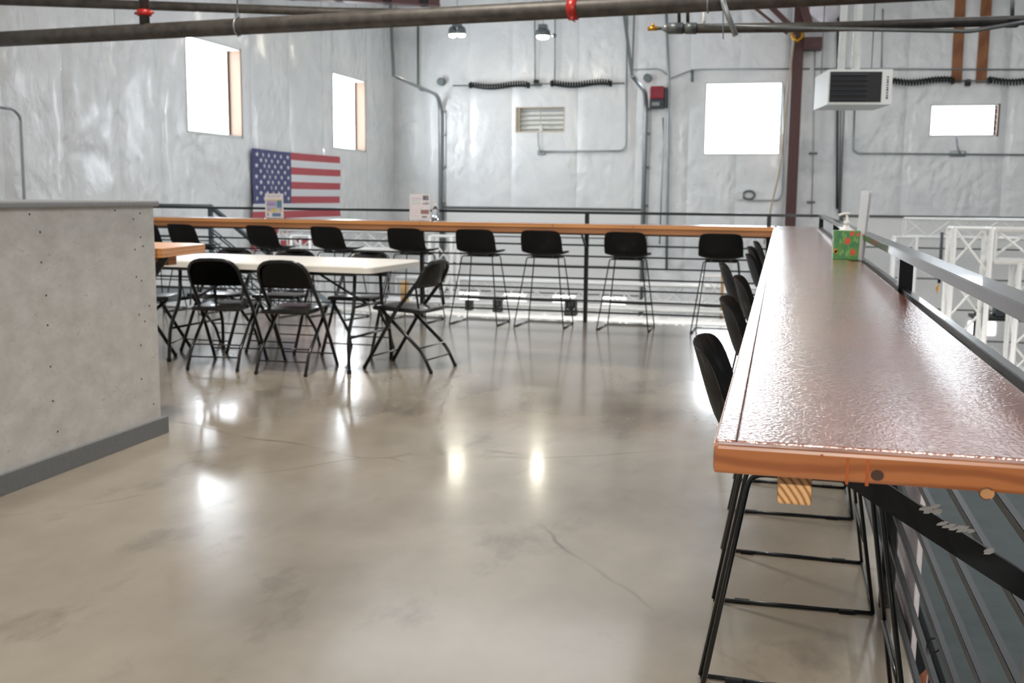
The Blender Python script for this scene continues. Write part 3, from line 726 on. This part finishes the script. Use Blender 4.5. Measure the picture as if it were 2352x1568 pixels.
# ------------------------------------------------------------------ flag
fl = thing('flag', 'red white and blue stars and stripes flag hung on left wall', 'flag', (XWL+.10, 15.69, 1.93))
FWd, FH = 3.56, 1.66
def fpos(u, v, d=0):   # u along the wall 0..1, v down 0..1
    fold = .03*math.exp(-((u-.05-.28*v)/.03)**2)+.02*math.exp(-((u-.02-.16*v)/.025)**2)
    return Vector((d+.025*noise.noise(Vector((u*5, v*3, 0)))+fold, FWd*u+.02*math.sin(v*5)*(1-u), -FH*v+.02*math.sin(u*PI)*(v-.5)+.05*u*(v > 1)))
bm = B(); NU = 40
for k in range(13):
    for i in range(NU):
        u0, u1 = i/NU, (i+1)/NU
        if k < 7 and u1 <= .4001: mi = 2
        else: mi = 0 if k % 2 == 0 else 1
        for h_ in (0, 1):
            v0, v1 = (k+h_*.5)/13, (k+h_*.5+.5)/13
            f = quad(bm, [fpos(u0, v0), fpos(u1, v0), fpos(u1, v1), fpos(u0, v1)], mi); f.smooth = True
bmesh.ops.remove_doubles(bm, verts=bm.verts[:], dist=.0005)
cloth = obj('flag_cloth', bm, ['flag_red', 'flag_white', 'flag_blue'], fl)
bm = B()
for row in range(9):
    n = 6 if row % 2 == 0 else 5
    for k in range(n):
        u = .4*((2*k+1 if n == 6 else 2*k+2)/12); v = (7/13)*(row+1)/10; pts = []
        for j in range(10):
            a = PI/2+j*PI/5; r_ = .045 if j % 2 == 0 else .020
            pts.append(fpos(u+r_*math.cos(a)/FWd*1.15, v-r_*math.sin(a)/FH, .006))
        c0 = bm.verts.new(fpos(u, v, .007)); vs = [bm.verts.new(p) for p in pts]
        for j in range(10): bm.faces.new((c0, vs[j], vs[(j+1) % 10]))
obj('stars', bm, 'flag_white', cloth)['kind'] = 'stuff'

# ------------------------------------------------------------------ overhead
def pipe(name, label, pts, r, mat, cat='pipe', fil=0, n=12):
    bm = B(); tube(bm, fillet(pts, fil) if fil else pts, r, n); return tag(obj(name, bm, mat), label, cat)
mp_ = thing('sprinkler_pipe', 'thick black sprinkler main crossing the whole top of the picture', 'pipe', (0, 0, 0))
PA, PB_ = Vector((-5.95, 7.05, 2.355)), Vector((2.2, 6.25, 2.355))
bm = B(); tube(bm, [PA+(PB_-PA)*(i/12) for i in range(13)], .057, 16); obj('main_pipe', bm, 'pipe_black', mp_)
def onp(px):  # point of the main whose picture column is px
    best = min(range(2001), key=lambda i: abs((lambda w_: 1176+FPX*(w_.dot(RT))/(w_.dot(FW))-px)((PA+(PB_-PA)*(i/2000))-CAM)))
    return PA+(PB_-PA)*(best/2000)
d_ = (PB_-PA).normalized()
q = onp(333); bm = B(); tube(bm, [q, q+Vector((0, 0, 3.3))], .036, 12); rz = obj('riser', bm, 'pipe_black', mp_)
cpz = bm = B(); lathe(bm, [(.038, -.022), (.052, -.02), (.052, .02), (.038, .022)], 16, q+Vector((0, 0, .13)))
obj('coupling', bm, 'red_fitting', rz)['label'] = 'red grooved coupling'
bm = B(); tube(bm, [q+Vector((-.075, 0, .13)), q+Vector((.075, 0, .13))], .010, 8); obj('coupling_bolt', bm, 'red_fitting', rz)
q = onp(1317); bm = B(); tube(bm, [q-d_*.032, q-d_*.028, q+d_*.028, q+d_*.032], .066, 18, rad=[.058, .068, .068, .058]); cp_ = obj('coupling', bm, 'red_fitting', mp_); cp_['label'] = 'red grooved coupling'
bm = B(); tube(bm, [q+Vector((0, -.05, -.06)), q+Vector((0, .05, -.06))], .012, 8); obj('coupling_bolt', bm, 'red_fitting', cp_)
for px in (546, 1627):
    q = onp(px); bm = B(); tube(bm, [q+Vector((0, .062*math.cos(a), .062*math.sin(a))) for a in [PI/2+i*PI/8 for i in range(17)]], .006, 6)
    h = obj('hanger_ring', bm, 'galvanised', mp_); bm = B(); tube(bm, [q+Vector((0, 0, .06)), q+Vector((0, 0, 3.3))], .006, 6); obj('hanger_rod', bm, 'galvanised', h)
    obj('hanger_nut', box(B(), q.x-.015, q.x+.015, q.y-.015, q.y+.015, q.z+.062, q.z+.09, .004), 'galvanised', h)
# second pipe top left
pipe('branch_pipe', 'dark pipe high at the top left above the sprinkler main', [at(-60, -1, 2, 2.75), at(760, 27, 2, 2.75), at(1000, 31, 2, 2.75)], .038, 'pipe_black')
rf = thing('roof_rafter', 'red brown steel rafter high at the top left', 'beam', (0, 0, 0))
a, b = at(380, -18, 2, 4.3), at(1010, 14, 2, 4.3)
for nm, dz, w_, h_ in (('flange', 0, .18, .02), ('web', .13, .015, .24), ('flange', .26, .18, .02)):
    bm = B(); obox(bm, a+Vector((0, 0, dz)), b+Vector((0, 0, dz)), w_, h_); obj(nm, bm, 'brown_steel', rf)
for s in (.45, .62, .80, .94):
    q = a.lerp(b, s); obj('clip', box(B(), q.x-.06, q.x+.06, q.y-.06, q.y+.06, 4.28, 4.46, .004), 'grille_black', rf)

# gas pipe with valve and couplings at right
YG = 6.95
gp = thing('gas_pipe', 'black gas pipe with brass valve running to the right edge', 'pipe', (0, 0, 0))
g = lambda px, py, y=YG: AY(px, py, y)
bm = B(); tube(bm, [g(1560, 66), g(1900, 62), g(2420, 44)], .030, 12); obj('pipe_run', bm, 'pipe_black', gp)
for a_, b_ in ((1535, 1569), (1575, 1600)):
    bm = B(); tube(bm, [g(a_, 65), g(b_, 65)], .036, 14); obj('coupling', bm, 'galvanised_dark', gp)
bm = B(); tube(bm, [g(1520, 65), g(1536, 65)], .025, 12, rad=[.012, .034]); obj('reducer', bm, 'galvanised', gp)
bm = B(); tube(bm, [g(1500, 66), g(1522, 65)], .010, 10); obj('nipple', bm, 'galvanised_dark', gp)
v_ = B(); tube(v_, [g(1488, 66), g(1511, 65)], .014, 10); V_ = obj('valve', v_, 'brass', gp); V_['label'] = 'brass valve'
bm = B(); tube(bm, [g(1500, 62), g(1500, 54)], .010, 8); obj('valve_stem', bm, 'brass', V_)
for px in (1560, 1580):
    bm = B(); tube(bm, [g(px, 60), g(px-2, -60)], .011, 8); obj('drop_pipe', bm, 'pipe_black', gp)
bm = B(); tube(bm, [g(2325, 48), g(2325, -40)], .012, 8); obj('hanger_rod', bm, 'galvanised_dark', gp)
obj('hanger_clamp', box(B(), g(2325, 55).x-.035, g(2325, 55).x+.035, YG-.04, YG+.04, g(2325, 62).z, g(2325, 46).z, .006), 'rubber', gp)
pipe('electrical_conduit', 'thin grey conduit just below the black gas pipe', [g(1617, 58, 6.85), g(1900, 66, 6.85), g(2230, 72, 6.85), g(2262, 66, 6.85), g(2420, 40, 6.85)], .012, 'galvanised_dark', 'conduit', .1)
pipe('tube_lamp', 'sloping grey tube hanging below the main near upper right', [g(1655, -20, 6.3), g(1666, 20, 6.3), g(1690, 82, 6.3)], .016, 'galvanised', 'tube')
pipe('hanging_rod', 'thin pale rod hanging beside the sloping grey tube', [g(1661, -10, 6.5), g(1661, 90, 6.5)], .0035, 'galvanised', 'rod')
pipe('drop_pipe', 'short cream pipe dropping beside the gas pipe couplings', [g(1617, 58, 7.0), g(1617, 46, 7.0), g(1618, -40, 7.0)], .010, 'white_plastic')

# high-bay lamps
def lamp(px, py, twin, label, yl=20.):
    p = AY(px, py, yl); t = thing('high_bay_lamp', label, 'lamp', p)
    bm = B(); tube(bm, [(0, 0, .12), (0, 0, ZHI-p.z)], .006, 6); obj('suspension_cord', bm, 'galvanised_dark', t)
    obj('driver_box', box(B(), -.08, .08, -.08, .08, .06, .14, .01), 'galvanised_dark', t)
    for q in ((-.09, .09) if twin else (0,)):
        r_ = .056 if twin else .095
        bm = B(); lathe(bm, [(r_*1.45, -.075), (r_*1.55, -.06), (r_*1.45, .02), (r_*1.0, .06), (.04, .075)], 18, (q, 0, 0)); h = obj('lamp_housing', bm, 'galvanised_dark', t)
        bm = B(); lathe(bm, [(r_*.6, -.125), (r_*1.1, -.11), (r_*1.25, -.075), (r_*1.25, -.071)], 18, (q, 0, 0)); obj('lamp_lens', bm, 'lamp_glow', h)
    if not twin:
        bm = B(); bmesh.ops.create_icosphere(bm, subdivisions=2, radius=.045); 
        for v in bm.verts: v.co += Vector((.22, 0, -.07))
        obj('sensor', bm, 'galvanised_dark', t)
lamp(1050, 70, True, 'twin headed high bay lamp hanging at upper centre left')
lamp(1862, -22, True, 'twin headed high bay lamp just above the picture near the column', 16.)
lamp(1247, 74, False, 'single headed high bay lamp hanging right of the twin lamp')

# unit heater
hp = AY(1900, 240, 14.0)
ht = thing('unit_heater', 'white box unit heater with black grille hanging at upper right', 'heater', (hp.x, 14.0, hp.z), math.radians(9))
W_, D_, H_ = .78, .90, .43
bm = B(); box(bm, 0, W_, 0, D_, 0, H_, .006); obj('cabinet', bm, 'white_metal', ht)
obj('grille_recess', box(B(), .02, W_-.13, -.006, .0, .03, H_-.03), 'grille_black', ht)
for k in range(6): obj('louvre', obox(B(), (.03, -.012, .06+k*.062), (W_*.62, -.012, .06+k*.062), .03, .006, Vector((0, -.6, 1))), 'opener_grey', ht)
for k in range(9): obj('nameplate_mark', box(B(), W_-.070, W_-.045, -.0015, .0, .07+k*.032, .07+k*.032+(.018 if k % 3 else .024)), 'grille_black', ht)
for q, r_ in ((.22, .045), (.40, .05)):
    bm = B(); tube(bm, [(q, .35, H_), (q, .35, ZHI-hp.z)], r_, 14); obj('flue_pipe', bm, 'white_metal', ht)
for q in (.06, .70):
    bm = B(); tube(bm, [(q, .8, H_), (q, .8, ZHI-hp.z)], .008, 6); obj('hanger_rod', bm, 'galvanised_dark', ht)

# door hardware on the back wall ---------------------------------------------
def track(name, px, label, zc_, ytop, off, mirror):
    x_ = AY(px, 350, YB-.1).x; t = thing(name, label, 'door track', (x_, YB-.1, 0)); Z1 = 3.35
    pts = fillet([(0, 0, ZLO), (0, 0, Z1), (0, -ytop, Z1+.12)], .45, 8)
    bm = B(); tube(bm, pts, .05, 6, sx=.7); obj('rail', bm, 'galvanised', t)
    for z in (.2, 1.0, 1.8, 2.5, 3.0):
        obj('bracket', box(B(), -.05, .10, .0, .09, z, z+.05), 'galvanised_dark', t)
    bm = B(); obox(bm, (.085, .06, ZLO), (.085, .06, 3.0), .03, .05); obj('wall_angle', bm, 'galvanised', t)
    bm = B(); obox(bm, (0, -ytop+.02, Z1+.12), (off, -ytop+.02, ZHI), .055, .055); obj('hanger_strut', bm, 'galvanised_dark', t)
    if mirror: bm = B(); obox(bm, (0, -ytop+.02, Z1+.12), (.02, -ytop+.02, ZHI), .03, .03); obj('hanger_strut', bm, 'galvanised_dark', t)
    bm = B(); tube(bm, [(.02, .05, 3.66), (.02, -.08, 3.66)], .085, 14); obj('cable_drum', bm, 'galvanised_dark', t)
track('door_track', 1012, 'galvanised door track left of the first overhead door', 3.4, 2.9, -.1, False)
track('door_track', 1481, 'galvanised door track right of the first overhead door', 3.4, 2.2, -.35, True)
def coil(px0, px1, py, label, y=YB-.2, xs_=None):
    a, b = AY(px0, py, y), AY(px1, py, y); n = max(8, int((b.x-a.x)/.055)); bm = B(); pts = []; N_ = n*7
    for i in range(N_+1):
        u = i/N_; ang = 2*PI*n*u; sag = -.03*math.sin(u*2*PI-.6)
        pts.append((a.x+(b.x-a.x)*u, y+.055*math.cos(ang), (a.z+(b.z-a.z)*u)+sag+.055*math.sin(ang)))
    t = thing('coil_spring', label, 'spring', (0, 0, 0))
    tube(bm, pts, .017, 5); obj('coil', bm, 'coil_black', t)
    bm = B(); tube(bm, [(a.x-.4, y, a.z), (b.x+.3, y, b.z)], .014, 8); obj('shaft', bm, 'galvanised_dark', t)
    for q, z in ((a.x, a.z), (b.x, b.z)):
        bm = B(); tube(bm, [(q-.03, y, z), (q+.03, y, z)], .062, 14); obj('winding_cone', bm, 'coil_black', t)
coil(1081, 1213, 196, 'black coil door spring left of the wall vent')
coil(1268, 1402, 192, 'black coil door spring right of the wall vent')
coil(2040, 2188, 186, 'black coil door spring just right of the unit heater')
coil(2272, 2420, 185, 'black coil door spring at the right picture edge')
for px, lab in ((1232, 'small dark bearing bracket between the left pair of coil springs'), (2223, 'small dark bearing bracket between the two brown wall boards')):
    p = AY(px, 190, YB-.12); bm = B(); box(bm, -.05, .05, -.06, .06, -.06, .06, .015); o = obj('bearing_bracket', bm, 'coil_black'); o.location = p; tag(o, lab, 'bracket')
# opener
p = AY(1496, 200, YB-.12); q = AY(1526, 250, YB-.12); ow = q.x-p.x; oh = p.z-q.z
op = thing('door_opener', 'red and dark grey door opener motor box on the back wall', 'motor', (p.x, YB-.06, q.z))
bm = B(); box(bm, 0, ow, -.28, 0, oh*.42, oh, .03); obj('housing', bm, 'opener_red', op)
bm = B(); box(bm, .0, ow, -.28, 0, 0, oh*.42, .02); obj('lower_housing', bm, 'opener_grey', op)
obj('indicator', box(B(), .05, ow-.08, -.284, -.279, .05, .12), 'cap_grey', op)
bm = B(); box(bm, ow, ow+.05, -.24, -.02, .03, oh-.03, .01); obj('side_cover', bm, 'opener_grey', op)
# conduits
def cond(pts, lab, r=.018, mat='galvanised', y=YB-.10, fil=.15): return pipe('electrical_conduit', lab, [AY(a, b, y) for a, b in pts], r, mat, 'conduit', fil, 8)
cond([(1240, 348), (1437, 346), (1438, 300), (1441, 30)], 'conduit bending from the vent outlet up to the roof')
cond([(1236, 305), (1236, 335), (1243, 350)], 'short cable looping down from the wall vent', .012)
cond([(1530, 20), (1536, 180), (1532, 500), (1531, 620)], 'tall conduit just right of the door opener', .028)
cond([(1523, 270), (1524, 330), (1520, 420), (1515, 560)], 'thin cable hanging below the door opener', .014)
cond([(1450, 160), (1515, 158), (1533, 172)], 'short conduit above the door opener', .012)
cond([(1540, 180), (1590, 160), (1860, 158)], 'long conduit above the square back wall window', .014)
cond([(1590, 160), (1590, 188)], 'short dark conduit stub above and left of the square window', .03, 'galvanised_dark')
cond([(1800, 200), (1797, 440), (1790, 460), (1720, 460)], 'conduit bending beside the brown column to the hose outlet', .014)
cond([(1870, 158), (2420, 160)], 'long conduit across the wall behind the heater', .014)
cond([(1963, 250), (1960, 345), (1970, 352), (2420, 356)], 'conduit running right beneath the low wide window', .016)
cond([(1935, 20), (1935, 260), (1928, 490)], 'tall grey conduit behind and below the heater', .035)
cond([(1925, 20), (1922, 480)], 'dark tall pipe beside the grey conduit behind the heater', .02, 'pipe_black')
cond([(1872, 105), (1868, 350), (1864, 500)], 'thin cable running down the wall right of the brown column', .008)
cond([(2028, 20), (2025, 155)], 'thin vertical conduit on the wall right of the heater flues', .012)
cond([(960, 55), (960, 205), (985, 209)], 'dark thin drop pipe left of the first door track', .022, 'galvanised_dark')
cond([(1228, 30), (1229, 188)], 'left of two thin rods above the left coil springs', .014)
cond([(1275, 30), (1274, 190)], 'right of two thin rods above the left coil springs', .014)
for px, py, lab in ((1868, 352, 'upper small dark wall bracket right of column'), (1863, 464, 'lower small dark wall bracket right of column')):
    p = AY(px, py, YB-.07); o = obj('wall_bracket', box(B(), -.08, .08, -.03, .03, -.02, .02, .006), 'galvanised_dark'); o.location = p; tag(o, lab, 'bracket')
p = AY(1243, 350, YB-.06); o = obj('junction_box', box(B(), -.08, .08, -.03, .03, -.05, .05, .006), 'galvanised'); o.location = p; tag(o, 'small outlet box below the wall vent', 'box')
p = AY(2200, 353, YB-.06); o = obj('junction_box', box(B(), -.15, .15, -.03, .03, -.06, .06, .03), 'galvanised'); o.location = p; tag(o, 'grey outlet box below the low wide window', 'box')
cond([(2197, 312), (2200, 340), (2206, 353)], 'short cable below the low wide window', .014)
# left-wall conduit
pipe('electrical_conduit', 'bent conduit on the left wall above the half wall', [AX(0, 247, -8.36), AX(30, 250, -8.36), AX(47, 268, -8.36), AX(56, 462, -8.36), AX(58, 560, -8.36)], .016, 'galvanised', 'conduit', .12, 8)
# hose reel and rope
hz = AY(1718, 450, YB-.1); t = thing('hose_outlet', 'small white outlet with grey hose loop left of the brown column', 'hose', hz)
obj('outlet_box', box(B(), -.22, -.10, -.03, .03, -.08, .08, .01), 'white_metal', t)
bm = B(); tube(bm, [(-.10+.13*(1-math.cos(a))*.9, 0, .085*math.sin(a)+.02) for a in [i*PI/10 for i in range(3, 24)]], .022, 8); obj('hose_loop', bm, 'galvanised_dark', t)
pipe('hanging_rope', 'tan rope slanting down beside the brown column', [AY(1826, 80, 22.03), AY(1806, 230, 21.9), AY(1793, 380, 21.8), AY(1768, 490, 21.8), AY(1755, 560, 21.8)], .018, 'rope', 'rope', .3, 6)
# brown boards
for px, py0, px1, py1, lab in ((2205, 5, 2197, 190, 'left of two brown boards fixed upright on the back wall'), (2266, 5, 2253, 190, 'right of two brown boards fixed upright on the back wall')):
    a, b = AY(px, py0, YB-.08), AY(px1, py1, YB-.08); bm = B(); obox(bm, b, Vector((b.x+(a.x-b.x)*1.2, a.y, ZHI)), .19, .04, Vector((0, 1, 0)), .004); tag(obj('upright_board', bm, 'plank_brown'), lab, 'board')
# rafter haunch, loose plastic, brown bracket and yellow clamp round the column head
t = thing('roof_truss', 'red brown roof truss members meeting the column head', 'truss', (0, 0, 0))
for a, b, w_ in (((1765, 10), (1828, 72), .10), ((1728, 14), (1808, 78), .05), ((1835, -20), (1860, 60), .14)):
    bm = B(); obox(bm, AY(a[0], a[1], 21.6), AY(b[0], b[1], 21.6), w_, .08, Vector((0, 1, 0))); obj('truss_member', bm, 'brown_steel', t)
p, q = AY(1847, 78, 21.5), AY(1890, 104, 21.5); tag(obj('steel_bracket', box(B(), .28, q.x, 21.9, 22.35, q.z, p.z, .01), 'brown_steel'), 'dark brown steel box bracket right of the column head', 'bracket')
p = AY(1832, 84, 22.03); bm = B(); tube(bm, [(p.x-.11, 22.03, p.z+.12), (p.x-.09, 22.03, p.z-.02), (p.x, 22.02, p.z-.09), (p.x+.09, 22.03, p.z-.02), (p.x+.1, 22.03, p.z+.12)], .035, 8); tag(obj('yellow_clamp', bm, 'brass'), 'yellow clamp at the top of the brown column', 'clamp')
bm = B(); bmesh.ops.create_icosphere(bm, subdivisions=3, radius=.3); p = AY(1900, 20, 21.6)
for v in bm.verts: v.co = Vector((v.co.x*1.1, v.co.y*.5, v.co.z*.8))*(1+.22*noise.noise(v.co*6))+p
tag(obj('plastic_wrap', bm, 'cloth_white', None, True), 'crumpled pale plastic wrap above the unit heater', 'wrap')

# ------------------------------------------------------------------ aluminium trusses on the lower level
UB = None
def brace_piece(a, b, root, r):
    global UB
    if UB is None:
        bm = B(); tube(bm, [(0, 0, 0), (0, 0, 1)], 1, 6); UB = obj('brace', bm, 'white_truss', root); o = UB
    else: o = UB.copy(); COL.objects.link(o); o.parent = root
    a, b = Vector(a), Vector(b); d = b-a; o.location = a; o.rotation_mode = 'QUATERNION'
    o.rotation_quaternion = Vector((0, 0, 1)).rotation_difference(d.normalized()); o.scale = (r, r, d.length)
def truss(a, b, s, label, group=None, r=.026, step=None):
    a, b = Vector(a), Vector(b); d = (b-a); L = d.length; d.normalize()
    u = Vector((0, 0, 1)) if abs(d.z) < .9 else Vector((1, 0, 0)); v = d.cross(u).normalized(); u = v.cross(d).normalized()
    root = thing('box_truss', label, 'truss', a, 0, group); h = s/2
    cs = [u*i*h+v*j*h for i, j in ((-1, -1), (-1, 1), (1, 1), (1, -1))]
    for c in cs:
        bm = B(); tube(bm, [c, c+d*L], r, 8); obj('chord', bm, 'white_truss', root)
    st = step or s*1.25; n = max(1, int(round(L/st))); st = L/n
    for k in range(n):
        for i in range(4):
            p, q = cs[i], cs[(i+1) % 4]
            if (k+i) % 2: p, q = q, p
            brace_piece(p+d*st*k, q+d*st*(k+1), root, r*.5)
    for k in (0, n):
        for i in range(4): brace_piece(cs[i]+d*st*k, cs[(i+1) % 4]+d*st*k, root, r*.6)
    return root
X_ = lambda px, y: AY(px, 500, y).x
# right hand side, beyond the railing
truss((X_(2050, 19.)+.2, 19, .74), (9, 19, .74), .30, 'pale box truss spanning far right just below the back wall line')
truss((X_(2082, 19.), 19, ZLO), (X_(2082, 19.), 19, .58), .34, 'upright box truss tower at right carrying the far truss')
truss((X_(2192, 11.)+.36, 11, .78), (6.5, 11, .78), .30, 'nearer horizontal box truss leaving the picture at right')
truss((X_(2230, 11.)+.0, 11, ZLO), (X_(2230, 11.), 11, .94), .33, 'nearer upright box truss tower at right')
truss((X_(2385, 11.), 11, ZLO), (X_(2385, 11.), 11, .62), .33, 'upright box truss tower at the right picture edge')
truss((3.3, 10.4, -1.35), (3.3, 18.5, -1.35), .32, 'low box truss running away from viewer right of the railing')
# behind the far railing
truss((-6.4, 17.2, -.36), (1.6, 17.2, -.36), .30, 'rearmost horizontal box truss seen through the far railing')
truss((-6.2, 14.0, -.42), (1.4, 14.0, -.42), .30, 'middle horizontal box truss seen through the far railing')
truss((-5.6, 12.1, -.33), (1.2, 12.1, -.33), .26, 'nearest horizontal box truss seen through the far railing')
truss((X_(1645, 14.6), 14.6, ZLO), (X_(1645, 14.6), 14.6, .15), .32, 'upright box truss tower right of the rightmost far stool post')
truss((X_(1020, 14.6), 14.6, ZLO), (X_(1020, 14.6), 14.6, .62), .32, 'upright box truss tower behind the end folding chair')
truss((X_(700, 15.4), 15.4, ZLO), (X_(700, 15.4), 15.4, .55), .32, 'upright box truss tower behind the stool below the flag')
truss((X_(650, 15.4), 15.4, .50), (X_(1000, 15.4), 15.4, .50), .28, 'short horizontal box truss level with the far stool backs')
truss((X_(860, 13.5), 13.5, -1.8), (X_(1010, 14.2), 14.2, .2), .26, 'leaning box truss behind the folding table right end')
pipe('upright_pole', 'thin tan pole standing beside the truss tower under rightmost stool', [AY(1664, 520, 14.0), Vector((AY(1664, 520, 14.0).x, 14.0, ZLO))], .022, 'tan_pole', 'pole')
p = AY(925, 680, 12.8)
o = obj('upright_board', box(B(), p.x-.03, p.x+.05, 12.8, 12.9, ZLO, AY(925, 646, 12.8).z), 'ply'); tag(o, 'pale timber board on edge behind the folding table corner', 'board')
pipe('hanging_cable', 'dark cable with yellow end hanging before the right door', [AY(2164, 533, 16.), AY(2160, 600, 16.), AY(2157, 650, 16.)], .022, 'opener_grey', 'cable')
pipe('hanging_strap', 'small yellow strap loop below the dark hanging cable', [AY(2155, 652, 16.), AY(2151, 662, 16.), AY(2152, 672, 16.), AY(2156, 660, 16.)], .012, 'brass', 'strap')
def stage_light(px, py, y, lab, s=1.):
    p = AY(px, py, y); t = thing('stage_light', lab, 'lamp', p)
    bm = B(); box(bm, -.09*s, .09*s, -.09*s, .09*s, 0, .08*s, .012); obj('base_housing', bm, 'grille_black', t)
    for q in (-1, 1): obj('yoke', box(B(), .075*s*q-.01, .075*s*q+.01, -.03, .03, .08*s, .24*s, .004), 'grille_black', t)
    bm = B(); lathe(bm, [(.035*s, .09*s), (.058*s, .11*s), (.062*s, .20*s), (.05*s, .235*s)], 14); obj('lamp_head', bm, 'grille_black', t)
stage_light(1311, 724, 12.1, 'black moving stage light on truss left of middle railing post', .8)
stage_light(1143, 716, 12.1, 'black stage light on truss behind the fifth far stool', .6)
stage_light(1078, 712, 12.1, 'small black stage light on truss right of end chair', .5)
tag(obj('crash_mat', box(B(), .9, 8, .5, 9.9, ZLO, -1.2, .04), 'mat_green'), 'large dark grey green padded mat below the right railing', 'mat')
# gear bench against the right door
p = AY(2255, 724, 17.5)
t = thing('gear_bench', 'dark bench loaded with small gear before the right door', 'bench', (p.x, 17.5, p.z))
obj('bench_top', box(B(), -.15, 2.2, -.3, .3, -.05, 0, .01), 'grille_black', t)
for q in (-.05, 2.1):
    for s in (-.25, .25): obj('leg', box(B(), q-.02, q+.02, s-.02, s+.02, ZLO-p.z, -.05), 'grille_black', t)
for k, (q, w_, h_, m) in enumerate([(.0, .18, .12, 'grille_black'), (.28, .22, .16, 'opener_grey'), (.58, .2, .10, 'print_blue'), (.85, .25, .14, 'grille_black'), (1.2, .3, .12, 'opener_grey')]):
    o = obj('gear_case', box(B(), -w_/2, w_/2, -.15, .15, 0, h_, .02), m); o.location = (p.x+q, 17.5, p.z)
    tag(o, ['small black gear case at left end of the bench', 'dark grey gear case second from left on bench', 'blue gear case in the middle of the bench', 'black gear case right of the blue case', 'wide grey gear case at the right of bench'][k], 'case')
